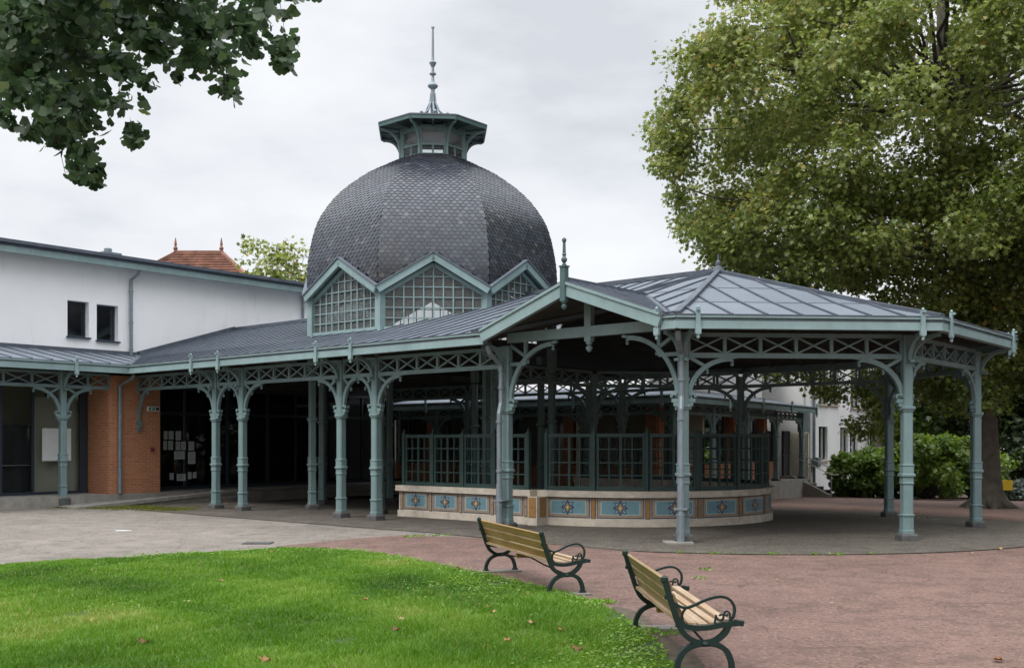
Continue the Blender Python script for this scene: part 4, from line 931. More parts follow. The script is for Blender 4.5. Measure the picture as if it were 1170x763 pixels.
for t0, t1, z0, z1 in hs_:
    c = PH + D2 * (t0 + t1) / 2 - N2 * .15 + ZUP * (z0 + z1) / 2; ww, hh = t1 - t0, z1 - z0; mb = MB()
    for s in (-1, 1): mb.box(c + D2 * s * (ww / 2 - .03), (.06, .06, hh), (D2, N2, ZUP)); mb.box(c + ZUP * s * (hh / 2 - .03), (ww - .12, .06, .06), (D2, N2, ZUP))
    f = part('window', mb, 'navy', wh); mb = MB(); mb.box(c - N2 * .01, (ww - .1, .012, hh - .1), (D2, N2, ZUP)); part('pane', mb, 'house_glass', f); mb = MB(); mb.box(c - N2 * .5, (ww + .4, .03, hh + .3), (D2, N2, ZUP)); part('dark_backing', mb, 'dark_room', f)  # dark panel behind each pane stands for the unlit room
    mb = MB(); mb.box(PH + D2 * (t0 + t1) / 2 + N2 * .02 + ZUP * (z0 - .05), (ww + .1, .14, .09), (D2, N2, ZUP)); part('sill', mb, 'limestone', f)
    if z0 > 2.5: mb = MB(); mb.tube([c + N2 * .2 - D2 * ww / 2 + ZUP * (-hh / 2 + .35), c + N2 * .2 + D2 * ww / 2 + ZUP * (-hh / 2 + .35)], .02, 6); part('window_rail', mb, 'bolt', f)
mb = MB(); mb.slab([PH + N2 * .5 - D2 * .3 + ZUP * 7.25, PH + N2 * .5 + D2 * 24.3 + ZUP * 7.25, PH - N2 * 7 + D2 * 24.3 + ZUP * 7.6, PH - N2 * 7 - D2 * .3 + ZUP * 7.6], V3(0, 0, -.15)); part('roof', mb, 'seam', wh)
mb = MB(); p = PH + D2 * .25 + N2 * .08; mb.tube([p + ZUP * -.3, p + ZUP * 7.1], .06, 8); mb.box(p + N2 * .1 + ZUP * .95, (.42, .25, .42), (D2, N2, ZUP)); part('downpipe', mb, 'pipe', wh)
mb = MB(); p = PH - D2 * .55; mb.box(p + ZUP * 1.2 - N2 * .9, (.9, .1, 2.2), (D2, N2, ZUP)); part('door', mb, 'dark_room', wh)
mb = MB(); p = PH - D2 * .1; mb.box(p + ZUP * 1.2 - N2 * .45, (.12, .8, 2.0), (D2, N2, ZUP)); part('door_jamb', mb, 'beige', wh)
mb = MB(); p = PH - D2 * .7 - N2 * .1; mb.box(p + ZUP * 2.75, (1.3, .1, 1.0), (D2, N2, ZUP)); part('panel', mb, 'pipe', wh)
# stairs up to the door
SPt = V3(11.75, 43.3, 0); sdir = unit(V3(.80, -.60, 0)); sn = V3(.60, .80, 0); gs = gz(11.7, 43)
mb = MB(); mb.box(SPt + sn * .5 - sdir * .5 + ZUP * (gs + .41), (1.0, 1.5, .82), (sdir, sn, ZUP))
for i in range(5): mb.box(SPt + sn * .5 + sdir * (.17 + .30 * i) + ZUP * (gs + (.68 - .135 * i) / 2), (.34 if i < 4 else .3, 1.3, .68 - .135 * i), (sdir, sn, ZUP))
st = thing('entrance_stairs', 'short concrete outdoor stairs with two thin handrails by the white house', 'stairs', SPt + ZUP * gs)
part('step', mb, 'floor_concrete', st); mb = MB()
mb.add([SPt - sn * .26 + sdir * a + ZUP * (gs + z) + sn * b for b in (0, .12) for a, z in ((0, -.05), (1.75, -.05), (1.75, .10), (0, .92))], [(0, 1, 2, 3), (7, 6, 5, 4), (3, 2, 6, 7), (1, 5, 6, 2), (0, 3, 7, 4)]); part('side_wall', mb, 'concrete', st)
for off in (-.2, 1.15):
    mb = MB(); a, b = SPt + sn * off + ZUP * (gs + 1.75), SPt + sn * off + sdir * 1.75 + ZUP * (gs + .95); mb.tube([a - sdir * .3, a, b, b + sdir * .3], .022, 6); mb.tube([a, a - ZUP * .95], .02, 6); mb.tube([b, b - ZUP * .9], .02, 6); part('handrail', mb, 'bolt', st)

# ------------------------------------------------------------------ red roofed house far behind the white building
HX, HY = -19.2, 62.0
rh = thing('tiled_house', 'distant house with red tiled hip roof and two ridge finials', 'house', (HX, HY, 0))
mb = MB(); mb.box((HX, HY + 1, 4.6), (9.5, 7.5, 9.8)); part('wall', mb, 'terracotta_wall', rh)
e0, e1, y0_, y1_, ze, zr = HX - 6.2, HX + 6.2, HY - 3.3, HY + 5.3, 9.3, 13.35; r0, r1, ym = HX - 1.35, HX + 1.45, HY + 1
mb = MB()
for P in ([(e0, y0_, ze), (e1, y0_, ze), (r1, ym, zr), (r0, ym, zr)], [(e1, y0_, ze), (e1, y1_, ze), (r1, ym, zr)], [(e1, y1_, ze), (e0, y1_, ze), (r0, ym, zr), (r1, ym, zr)], [(e0, y1_, ze), (e0, y0_, ze), (r0, ym, zr)]): mb.slab(P, (0, 0, -.15))
for i in range(22):
    z = ze + (zr - ze) * (i + .5) / 22; f = (i + .5) / 22; mb.beam((e0 + (r0 - e0) * f, y0_ + (ym - y0_) * f - .02, z + .02), (e1 + (r1 - e1) * f, y0_ + (ym - y0_) * f - .02, z + .02), .12, .07)
mb.beam((r0, ym, zr + .05), (r1, ym, zr + .05), .25, .2)
for a, b in (((e0, y0_, ze), (r0, ym, zr)), ((e1, y0_, ze), (r1, ym, zr))): mb.beam(V3(*a) + ZUP * .05, V3(*b) + ZUP * .05, .25, .18)
part('roof', mb, 'roof_tile', rh)
for x in (r0, r1): mb = MB(); mb.lathe((x, ym, zr), [(.16, 0), (.10, .2), (.15, .3), (.06, .45), (.09, .55), (.02, .95)], 8); part('finial', mb, 'roof_tile', rh)
# aerial and chimney on a further roof
mb = MB(); ax_, ay = -13.9, 61.0; mb.tube([(ax_, ay, 8), (ax_, ay, 13.4)], .04, 6); mb.tube([(ax_ + 1.0, ay, 8), (ax_ + 1.0, ay, 12.8)], .04, 6)
mb.tube([(ax_ - .9, ay, 12.75), (ax_ + 2.1, ay, 12.75)], .025, 5); mb.tube([(ax_ - .5, ay, 11.5), (ax_ + 2.0, ay, 11.5)], .02, 5)
for i in range(6): mb.tube([(ax_ - .7 + .5 * i, ay - .45, 12.75), (ax_ - .7 + .5 * i, ay + .45, 12.75)], .018, 5)
solo('roof_aerial', mb, 'pipe', 'thin television aerial standing above the distant bush', 'aerial', (ax_, ay, 8))

# ------------------------------------------------------------------ foliage
LEAF = np.array([(0, 0, 0), (-.52, .12, .12), (-.30, .42, .06), (-.62, .66, .16), (-.16, .66, .03), (0, 1.05, -.02), (.16, .66, .03), (.62, .66, .16), (.30, .42, .06), (.52, .12, .12)], float)
LEAF_T = [(0, 1, 2), (2, 3, 4), (0, 2, 4, 5), (0, 5, 6, 8), (6, 7, 8), (0, 8, 9)]
LEAF_2 = [(0, 1, 2, 3, 4, 5), (0, 5, 6, 7, 8, 9)]
FAN = np.array([(0, 0, 0), (-.22, .20, .02), (-.62, .50, .08), (-.50, .76, .08), (-.20, .90, .04), (0, .74, 0), (.20, .90, .04), (.50, .76, .08), (.62, .50, .08), (.22, .20, .02)], float)
FAN_T = [(0, 1, 2, 3, 4, 5), (0, 5, 6, 7, 8, 9)]
def place(T, pts, axis, nrm, size):
    """leaf templates at pts; axis = direction of the leaf, nrm = leaf normal"""
    ax = axis / (np.linalg.norm(axis, axis=1, keepdims=True) + 1e-9); x = np.cross(ax, nrm); x /= (np.linalg.norm(x, axis=1, keepdims=True) + 1e-9); z = np.cross(x, ax)
    return pts[:, None, :] + size[:, None, None] * (T[None, :, 0:1] * x[:, None, :] + T[None, :, 1:2] * ax[:, None, :] + T[None, :, 2:3] * z[:, None, :])
def rdir(n):
    d = NP.normal(size=(n, 3)); return d / np.linalg.norm(d, axis=1, keepdims=True)
def clumps(centers, radii, per, size, flat=.8, droop=.5, lift=.9, inner=.35, tint0=None, T=LEAF, ragged=0):
    V = []; Tn = []
    for i, (c, r) in enumerate(zip(centers, radii)):
        n = per[i] if hasattr(per, '__len__') else per; d = rdir(n); rad = r * (inner + (1 - inner) * NP.random(n) ** .5)
        rad *= 1 + .22 * np.sin(d[:, 0] * 5 + i) * np.cos(d[:, 1] * 4 + 2 * i)
        sc_ = np.array([NP.uniform(.65, 1.35), NP.uniform(.65, 1.35), flat * NP.uniform(.6, 1.2)]); o1 = rdir(3) * r * .75 * ragged
        p = np.asarray(c) + d * rad[:, None] * sc_
        if ragged > 0:
            g_ = NP.integers(0, 5, n); kk = np.where(g_ < 3, NP.uniform(.45, .75, n), 1.0); off = np.where((g_ < 3)[:, None], o1[np.minimum(g_, 2)] * np.array([1, 1, .7]), 0); p = np.asarray(c) + d * (rad * kk)[:, None] * sc_ + off
        p = p + NP.normal(size=(n, 3)) * r * .10; nr = d * .8 + np.array([0, 0, lift]) + NP.normal(size=(n, 3)) * .62; axd = d * .8 + NP.normal(size=(n, 3)) * .6 - np.array([0, 0, droop])
        V.append(place(T, p, axd, nr, size * NP.uniform(.6, 1.25, n))); b = .5 if tint0 is None else tint0[i]; Tn.append(np.clip(b + NP.normal(size=n) * .20, 0, 1))
    return np.concatenate(V), np.concatenate(Tn)
def crown(name, V, T, mat, parent, tris=LEAF_T):
    o = ORG[parent.name]; return link(name, fastmesh(name, V, V.shape[1], [mat], T, o, tris=tris), o, parent)
def limb(mb, p, q, r0, r1, sag=.0, n=7):
    p = np.asarray(p, float); q = np.asarray(q, float); L_ = np.linalg.norm(q - p); j = NP.normal(size=(n + 1, 3)) * L_ * .025; j[0] = 0
    pts = [p + (q - p) * (i / n) + ZUP * sag * L_ * math.sin(PI * i / n) + j[i] for i in range(n + 1)]; mb.tube(pts, [r0 + (r1 - r0) * i / n for i in range(n + 1)], 7)

# the big plane tree
PT = V3(15.25, 33.0, gz(15.25, 33))
pt = thing('plane_tree', 'huge plane tree with broad yellowish green crown beside the pavilion', 'tree', PT)
mb = MB(); f1 = V3(14.75, 33.1, 6.5)
prof_ = [(PT + V3(.05, 0, -.2), .54), (PT + V3(0, 0, .12), .48), (PT + V3(-.03, 0, .5), .47), (PT + V3(-.10, 0, 1.5), .43), (PT + V3(-.2, 0, 3.5), .40), (f1, .40), (V3(14.3, 33.3, 9.0), .33), (V3(14.0, 33.4, 12.5), .24), (V3(13.8, 33.2, 16.5), .12)]
mb.tube([p for p, r in prof_], [r for p, r in prof_], 14)
for i in range(6):
    a = i * 1.05 + .3; d = V3(math.cos(a), math.sin(a), 0); mb.tube([PT + d * .25 + ZUP * .5, PT + d * .5 + ZUP * .12, PT + d * .95 + ZUP * -.06], [.2, .18, .06], 7)
part('trunk', mb, 'bark', pt, True)
cs, rs, ti = [], [], []
CC, CR = V3(14.4, 33.0, 12.6), V3(10.2, 6.8, 9.9)
tries = 0
while len(cs) < 290 and tries < 40000:
    tries += 1; d = rdir(1)[0]; rr = rnd.choice([rnd.uniform(.80, .97), rnd.uniform(.80, .97), rnd.uniform(.45, .8)]); p = CC + d * CR * rr
    if p[2] < 3.2 or (p[1] < 31.0 and p[2] < 6.9 and p[0] < 15) or p[2] > 19.0 or p[0] > 23: continue
    if p[2] < 6.0 and p[0] < 8.5: continue
    if p[2] > 14.2 and p[0] < 7.4: continue
    r = rnd.uniform(.65, 1.40)
    if any(np.linalg.norm((p - q) / V3(1, 1, .8)) < .55 * (r + s_) * .85 for q, s_ in zip(cs, rs)): continue
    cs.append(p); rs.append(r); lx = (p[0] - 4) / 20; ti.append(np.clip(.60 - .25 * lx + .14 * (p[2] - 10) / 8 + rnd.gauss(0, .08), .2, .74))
LOW = [(9.0, 33.5, 4.3), (10.4, 34.2, 3.6), (11.7, 33.6, 3.3), (12.6, 34.3, 4.1), (11.2, 35.0, 4.9), (17.4, 32.5, 3.9), (18.8, 33.0, 4.6), (19.2, 32.0, 3.0), (16.6, 32.6, 5.2), (9.8, 35.2, 5.4), (12.2, 34.7, 2.4), (20.5, 32.3, 5.4)]
for p in LOW: cs.append(V3(*p)); rs.append(rnd.uniform(.6, .95)); ti.append(.45)
for p in ((11.4, 29.6, 10.3), (12.6, 29.2, 11.4), (10.6, 29.8, 9.2), (12.9, 29.6, 9.4), (11.8, 30.2, 8.2), (13.8, 29.4, 10.4), (9.6, 30.6, 8.4), (8.2, 31.2, 8.0), (6.8, 31.6, 8.2), (13.4, 30.4, 7.6), (15.6, 30.5, 7.0), (16.6, 30.0, 8.4), (17.8, 31.0, 7.2), (18.8, 30.6, 8.8), (16.2, 31.0, 9.8), (14.8, 30.2, 8.8), (17.4, 30.2, 10.4), (19.8, 31.2, 7.0), (15.0, 31.0, 5.9), (17.0, 31.6, 5.8), (18.6, 31.8, 5.6), (19.0, 30.4, 10.6), (13.0, 31.6, 6.4), (11.6, 31.4, 6.9), (10.2, 31.6, 7.2), (6.0, 32.0, 13.6), (5.3, 32.6, 12.6), (5.4, 33.0, 11.2)): cs.append(V3(*p)); rs.append(rnd.uniform(.9, 1.3)); ti.append(.58)
per = [int(520 * r * r + 90) for r in rs]
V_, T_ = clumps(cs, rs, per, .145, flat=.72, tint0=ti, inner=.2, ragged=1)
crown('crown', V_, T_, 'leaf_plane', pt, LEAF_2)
mb = MB(); fork = [f1, V3(14.3, 33.3, 9.0), V3(14.0, 33.4, 12.5)]
for i in range(0, len(cs), 3):
    c = cs[i]; f = min(fork, key=lambda q: np.linalg.norm(q - c) + (4 if q[2] > c[2] + .5 else 0)); ln = np.linalg.norm(c - f); limb(mb, f, c, .03 + .008 * ln, .02, -.06 if c[2] < 7 else .05)
part('branches', mb, 'bark', pt, True)

QT = V3(21.5, 25.5, gz(21.5, 25.5)); qt = thing('plane_tree', 'second plane tree whose boughs enter at the upper right edge', 'tree', QT)
mb = MB(); mb.tube([QT - ZUP * .2, QT + ZUP * .3, QT + ZUP * 3, QT + V3(-.3, .2, 8), QT + V3(-.5, .2, 14)], [.6, .45, .40, .32, .12], 12); part('trunk', mb, 'bark', qt, True)
cs, rs, ti = [], [], []
for i in range(120):
    d = rdir(1)[0]; p = QT + ZUP * 11 + d * V3(7.6, 6.5, 7.0) * rnd.uniform(.55, .97); 
    if p[2] < 5.2: continue
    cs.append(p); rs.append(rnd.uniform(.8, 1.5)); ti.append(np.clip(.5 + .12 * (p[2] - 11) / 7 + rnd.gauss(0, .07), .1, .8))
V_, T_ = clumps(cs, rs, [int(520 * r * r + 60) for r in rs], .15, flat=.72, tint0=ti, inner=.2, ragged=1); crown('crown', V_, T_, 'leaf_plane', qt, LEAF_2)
mb = MB()
for i in range(0, len(cs), 3): limb(mb, QT + V3(-.3, .2, min(8, cs[i][2] - 1)), cs[i], .06, .02)
part('branches', mb, 'bark', qt, True)

def small_tree(name, label, x, y, h, cr, tint, mat, seed, n=34, leaf=.24, trunk_r=.16, ztop=None, group=None, per_=230):
    rr = random.Random(seed); base = V3(x, y, gz(x, y)); t = thing(name, label, 'tree', base, group); mb = MB(); limb(mb, base - ZUP * .2, base + ZUP * h * .6, trunk_r, trunk_r * .5); c, r, ti = [], [], []
    for i in range(n):
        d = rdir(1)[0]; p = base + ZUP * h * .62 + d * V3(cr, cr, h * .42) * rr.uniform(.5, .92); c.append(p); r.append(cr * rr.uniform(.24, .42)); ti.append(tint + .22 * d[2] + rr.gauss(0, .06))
        if i % 3 == 0: limb(mb, base + ZUP * h * rr.uniform(.3, .55), p, .06, .015)
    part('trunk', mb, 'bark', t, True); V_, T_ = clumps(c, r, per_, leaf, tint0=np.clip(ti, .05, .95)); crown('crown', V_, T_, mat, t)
small_tree('background_tree', 'loose leafy tree showing over the white roof beside the red roof', -14.1, 60, 14.3, 2.8, .42, 'leaf_plane', 3, 64, .26, per_=75)
small_tree('background_tree', 'dark dense tree behind the right hand column with plane trunk before it', 24.5, 52, 9.5, 4.2, .45, 'leaf_dark', 5, 40, .30)
small_tree('background_tree', 'tall green tree between the white house and the plane trunk', 20.2, 56, 9.0, 3.6, .55, 'leaf_shrub', 6, 36, .28)
small_tree('background_tree', 'deep green tree at the right edge beyond the plane tree', 29.5, 50, 8.5, 4.2, .5, 'leaf_dark', 8, 40, .30)
small_tree('background_tree', 'yellow green tree far right behind the deep green one', 33.5, 60, 12.5, 5.0, .5, 'leaf_plane', 9, 40, .34)
def shrub(label, x, y, h, r, tint, mat, seed, n=26, leaf=.16):
    rr = random.Random(seed); base = V3(x, y, gz(x, y)); t = thing('shrub', label, 'shrub', base, 'shrubs beyond the pavilion'); mb = MB(); c, rad, ti = [], [], []
    for i in range(n):
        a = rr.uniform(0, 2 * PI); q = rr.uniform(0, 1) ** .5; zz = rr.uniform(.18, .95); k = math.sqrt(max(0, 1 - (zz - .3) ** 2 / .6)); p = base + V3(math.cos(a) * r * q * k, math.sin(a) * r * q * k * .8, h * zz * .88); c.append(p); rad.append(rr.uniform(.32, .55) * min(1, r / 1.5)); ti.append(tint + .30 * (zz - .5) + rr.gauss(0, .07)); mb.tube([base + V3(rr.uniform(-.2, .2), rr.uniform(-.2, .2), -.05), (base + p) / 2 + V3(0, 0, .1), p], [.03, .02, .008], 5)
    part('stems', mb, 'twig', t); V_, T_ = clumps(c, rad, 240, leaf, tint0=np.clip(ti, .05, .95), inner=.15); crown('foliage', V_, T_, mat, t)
shrub('dark rounded shrub beside the stair handrails', 14.35, 43.3, 1.9, 1.15, .42, 'leaf_shrub', 21, 26)
shrub('olive green shrub below the house windows', 15.7, 43.4, 2.35, 1.4, .38, 'leaf_shrub', 22, 26)
shrub('large bright green shrub between two pavilion columns', 17.0, 42.2, 2.9, 2.3, .62, 'leaf_shrub', 23, 44)
shrub('bright green shrub spreading low left of the plane trunk', 19.3, 43.2, 2.3, 1.5, .62, 'leaf_shrub', 24, 26)
shrub('very dark bush right of the plane tree trunk', 24.4, 46.0, 2.6, 2.4, .40, 'leaf_dark', 25, 34, .2)
shrub('dark bush cut by the right edge of the view', 29.0, 45.0, 3.4, 2.2, .42, 'leaf_dark', 26, 34, .2)
shrub('low bluish hydrangea bed by the yellow sign', 22.0, 41.2, .75, 2.6, .5, 'leaf_blue', 27, 40, .16)
mb = MB(); mb.box((19.15, 40.0, gz(19.1, 40) + .62), (.52, .05, .40)); mb.box((19.15, 40.04, gz(19.1, 40) + .3), (.06, .05, .7), mat=1); solo('yellow_sign', mb, ['yellow', 'twig'], 'small blank yellow sign on a short post by the hydrangeas', 'sign', (19.15, 40, gz(19.1, 40)))
# far wood closing the view on the right, plus an added unseen ring
cw = [V3(NP.uniform(14, 95), NP.uniform(78, 95), NP.uniform(-1, 9.5)) for _ in range(150)]
for i in range(420):  # unseen clumps behind and beside the camera, added to cut low sky light
    a = NP.uniform(-.05, 1.05) * PI; rr_ = NP.uniform(46, 60); cw.append(V3(rr_ * math.cos(a) * 1.1, -8 - rr_ * math.sin(a) * .8 if i % 3 else NP.uniform(-6, 60), NP.uniform(.5, 12)) if i % 3 else V3(NP.uniform(46, 60), NP.uniform(-10, 70), NP.uniform(.5, 12)))
V_, T_ = clumps(cw, [NP.uniform(1.8, 3.2) for _ in cw], 110, .75, tint0=[NP.uniform(.25, .6) for _ in cw])
tag(link('far_wood', fastmesh('far_wood', V_, 10, ['leaf_dark'], T_, tris=LEAF_T)), 'dark mass of far trees, with unseen ones added to block low sky light', 'wood', kind='stuff')
mb = MB(); mb.box((19.8, 66, 3.2), (9, 6, 9)); q = V3(19.8, 66, 0)
ph = thing('pink_house', 'pinkish rendered house glimpsed through leaves behind the pavilion', 'house', q); part('wall', mb, 'terracotta_wall', ph)
mb = MB(); mb.slab([(14.9, 62.4, 7.6), (24.7, 62.4, 7.6), (24.7, 66, 9.6), (14.9, 66, 9.6)], (0, 0, -.2)); mb.slab([(14.9, 66, 9.6), (24.7, 66, 9.6), (24.7, 69.6, 7.6), (14.9, 69.6, 7.6)], (0, 0, -.2)); part('roof', mb, 'roof_tile', ph)
for x in (17.2, 19.6, 22): mb = MB(); mb.box((x, 62.98, 5.4), (1.0, .08, 1.5)); part('window', mb, 'navy', ph)

# ginkgo: trunk left of the view, boughs reaching over
GT = V3(-5.6, 6.4, 0)
gk = thing('ginkgo_tree', 'ginkgo tree hanging dark fan shaped leaves into the upper left', 'tree', GT)
mb = MB(); limb(mb, GT - ZUP * .2, GT + V3(.2, .1, 3.2), .26, .2); limb(mb, GT + V3(.2, .1, 3.2), GT + V3(.3, .3, 9), .2, .06); part('trunk', mb, 'bark', gk, True)
def at(px, py, y): return V3((px - 585) / 1178.5 * y, y, 1.8 + (505.5 - py) * y / 1178.5)
BL = []
def blob(px, py, r, y, k=1.0): BL.append((at(px, py, y), r * y / 1178.5, k))
for px, py, r, k in ((10, -40, 60, 1), (90, -40, 60, 1), (170, -45, 55, 1), (250, -50, 50, 1), (320, -60, 45, .8), (15, 20, 42, 1), (60, 15, 40, 1), (105, 20, 36, 1), (150, 15, 36, 1), (195, 12, 32, 1), (240, 16, 28, .9), (280, 22, 24, .9), (20, 62, 34, 1), (62, 62, 34, 1), (104, 58, 30, 1), (138, 70, 22, .9), (180, 52, 24, .9), (215, 60, 20, .8), (250, 62, 18, .8), (285, 48, 18, .8), (318, 48, 18, .9), (328, 66, 12, .8), (255, 92, 13, .7), (262, 104, 8, .7), (10, 100, 26, .9), (50, 104, 28, 1), (84, 108, 26, 1), (108, 112, 18, .8), (132, 118, 14, .8), (148, 140, 12, .8), (158, 154, 8, .7), (62, 140, 24, .95), (92, 142, 20, .95), (40, 146, 14, .7), (76, 166, 18, .9), (100, 170, 16, .9), (90, 190, 13, .9), (106, 198, 10, .9), (4, 132, 12, .7), (205, 82, 10, .5), (168, 85, 12, .5), (225, 30, 26, .9), (300, 5, 22, .6), (335, 5, 10, .4), (345, -20, 14, .5)):
    for q in range(2): blob(px + rnd.uniform(-9, 9), py + rnd.uniform(-7, 7), r * .80, rnd.uniform(5.4, 7.4), k)
V_, T_, tw = [], [], MB()
hub = [GT + V3(.25, .2, 4.6), GT + V3(.9, .4, 5.2), GT + V3(1.9, .3, 5.6), GT + V3(2.9, .3, 5.9), GT + V3(3.8, .2, 6.0)]
tw.tube([GT + V3(.1, .1, 3.0)] + hub, [.12, .10, .085, .06, .045, .03], 8)
for c, r, k in BL:
    h_ = min(hub, key=lambda q: np.linalg.norm(q - c)); ng_ = rnd.random()
    if ng_ < .3 and k > .85: limb(tw, h_, c + ZUP * r * .3, .007, .0015, .16, 7)
    m = int(18 * k) + 5; f_ = NP.uniform(.35, 1, m)[:, None]; p = h_ + (c + ZUP * r * .6 - h_) * f_ + NP.normal(size=(m, 3)) * .06 + np.array([0, 0, .25]) * (f_ - f_ ** 2)
    V_.append(place(FAN, p, NP.normal(size=(m, 3)) * .5 + np.array([0, 0, -.8]), NP.normal(size=(m, 3)) * .7 + np.array([0, -.3, .8]), NP.uniform(.042, .078, m))); T_.append(np.clip(NP.normal(.5, .22, m), 0, 1))
    n = int((300 * (r / .2) ** 2 * .66 + 10) * k); d = rdir(n); p = c + d * r * (1.18 * NP.random(n) ** .6)[:, None]; axd = NP.normal(size=(n, 3)) * .55 + np.array([0, 0, -.75]); nr = NP.normal(size=(n, 3)) * .7 + np.array([0, -.3, .8])
    V_.append(place(FAN, p, axd, nr, NP.uniform(.040, .076, n))); T_.append(np.clip(NP.normal(.45, .2, n), 0, 1))
    for j in range(0, min(n, 8)): tw.tube([c, c + (p[j] - c) * .8], [.003, .001], 4)
part('branches', tw, 'twig', gk, True); crown('foliage', np.concatenate(V_), np.concatenate(T_), 'leaf_ginkgo', gk, FAN_T)

# ------------------------------------------------------------------ lawn
from mathutils.geometry import tessellate_polygon
def in_poly(P, x, y):
    P = np.array(P); c = np.zeros(len(x), bool); j = len(P) - 1
    for i in range(len(P)):
        a, b = P[i], P[j]; s = ((a[1] > y) != (b[1] > y)) & (x < (b[0] - a[0]) * (y - a[1]) / (b[1] - a[1] + 1e-12) + a[0]); c ^= s; j = i
    return c
def edge_dist(P, x, y):
    P = np.array(P); d = np.full(len(x), 1e9)
    for i in range(len(P)):
        a, b = P[i], P[(i + 1) % len(P)]; ab = b - a; t = np.clip(((x - a[0]) * ab[0] + (y - a[1]) * ab[1]) / (ab @ ab + 1e-12), 0, 1); d = np.minimum(d, np.hypot(x - a[0] - t * ab[0], y - a[1] - t * ab[1]))
    return d
def blob_noise(x, y, s, seed):
    r = np.random.default_rng(seed); v = np.zeros(len(x))
    for i in range(7):
        a = r.uniform(0, 2 * PI); f = s * r.uniform(.5, 2.2); v += np.sin((x * np.cos(a) + y * np.sin(a)) * f + r.uniform(0, 6.3)) / 7 ** .5
    return v
NBL = 900000
bx_ = NP.uniform(-10.5, 1.4, NBL); by_ = 6.2 + (17.6 - 6.2) * NP.random(NBL) ** 1.35
ok = in_poly(LAWN, bx_, by_); bx_, by_ = bx_[ok], by_[ok]
ok = bx_ > -.56 * by_ - 1.2; bx_, by_ = bx_[ok], by_[ok]
ed = edge_dist(LAWN, bx_, by_); ok = NP.random(len(bx_)) < np.clip(.12 + ed * 3.2 + .45 * blob_noise(bx_, by_, 7, 5), 0, 1); bx_, by_, ed = bx_[ok], by_[ok], ed[ok]
n = len(bx_); hgt = NP.uniform(.030, .075, n) * (1 + .30 * blob_noise(bx_, by_, 2.2, 1) + .22 * blob_noise(bx_, by_, 7, 4)) * np.clip(.55 + ed * .7, .55, 1.05); wd = NP.uniform(.0045, .0085, n) * (by_ / 9) ** .7
a = NP.uniform(0, 2 * PI, n); lean = hgt * NP.uniform(.1, .9, n); a2 = NP.uniform(0, 2 * PI, n); z0 = np.full(n, .012)
bxp = np.stack([bx_, by_, z0], 1); sx = np.stack([np.cos(a), np.sin(a), np.zeros(n)], 1) * wd[:, None]; ld = np.stack([np.cos(a2), np.sin(a2), np.zeros(n)], 1) * lean[:, None]; up = np.zeros((n, 3)); up[:, 2] = hgt
BV = np.stack([bxp - sx * .5, bxp + sx * .5, bxp + sx * .42 + ld * .35 + up * .6, bxp - sx * .42 + ld * .35 + up * .6, bxp + ld + up * np.array([1, 1, .92])], 1)
tn = np.clip(.49 + .22 * blob_noise(bx_, by_, 1.4, 2) + .10 * blob_noise(bx_, by_, 5, 3) + NP.normal(size=n) * .14, 0, .97); tn[NP.random(n) < .012 + .04 * np.clip(blob_noise(bx_, by_, 1.1, 8), 0, 1)] = 1
tag(link('lawn', fastmesh('lawn', BV, 5, ['grass'], tn, tris=[(0, 1, 2, 3), (3, 2, 4)])), 'bright green mown lawn in the foreground', 'lawn', kind='stuff')
# clover along the right border of the lawn
n = 60000; cx = NP.uniform(-6, 1.5, n); cy = NP.uniform(7.5, 17.2, n); ok = in_poly(LAWN, cx, cy); cx, cy = cx[ok], cy[ok]; ed = edge_dist(LAWN, cx, cy); ok = ((ed < .30 + 1.3 * NP.random(len(cx)) ** 2) & (blob_noise(cx, cy, 2.5, 9) > -.4)) | ((blob_noise(cx, cy, 1.6, 12) > 1.0) & (NP.random(len(cx)) < .45)); cx, cy = cx[ok], cy[ok]; n = len(cx)
CL = np.array([(0, 0, 0), (-.5, .4, .06), (-.35, .95, .1), (0, .85, .05), (.35, .95, .1), (.5, .4, .06)], float)
p = np.stack([cx, cy, NP.uniform(.02, .062, n)], 1); axd = np.stack([NP.normal(size=n), NP.normal(size=n), NP.normal(size=n) * .2], 1); nr = np.stack([NP.normal(size=n) * .25, NP.normal(size=n) * .25, np.ones(n)], 1)
V_ = place(CL, p, axd, nr, NP.uniform(.016, .034, n)); tag(link('clover', fastmesh('clover', V_, 6, ['grass'], np.clip(NP.normal(.72, .12, n), 0, .97), tris=[(0, 1, 2, 3), (0, 3, 4, 5)])), 'pale green clover spreading along the lawn border', 'clover', kind='stuff')
# weeds and moss on the paved edges
def tufts(name, label, spots, mat, size, per_):
    V_, T_ = [], []
    for (x, y, r, k) in spots:
        n = int(per_ * k); q = NP.normal(size=(n, 2)) * r * .5; p = np.stack([x + q[:, 0], y + q[:, 1], np.full(n, .012) + gz(x, y) + NP.random(n) * .02], 1); axd = np.stack([NP.normal(size=n), NP.normal(size=n), NP.uniform(.2, 1.6, n)], 1); V_.append(place(CL, p, axd, NP.normal(size=(n, 3)) + np.array([0, -.3, .6]), NP.uniform(.4, 1.1, n) * size)); T_.append(np.clip(NP.normal(.6, .2, n), 0, 1))
    tag(link(name, fastmesh(name, np.concatenate(V_), 6, [mat], np.concatenate(T_), tris=[(0, 1, 2, 3), (0, 3, 4, 5)])), label, name, kind='stuff')
sp = [(oc[0] + 7.26 * math.cos(R(a)), oc[1] + 7.26 * math.sin(R(a)), .10, NP.uniform(0, .8) ** 4) for a in np.linspace(-106, -78, 44)] + [(*G(x, y), .12, k) for x, y, k in ((805, 652, .5), (800, 662, .4), (468, 614, .6), (480, 613.5, .5), (495, 613, .5), (508, 612, .5), (700, 722, 1.5), (720, 722, 1.5), (740, 722, 1.5), (760, 726, 1), (684, 689, 1.5), (672, 692, 1.5), (693, 690, 1))]
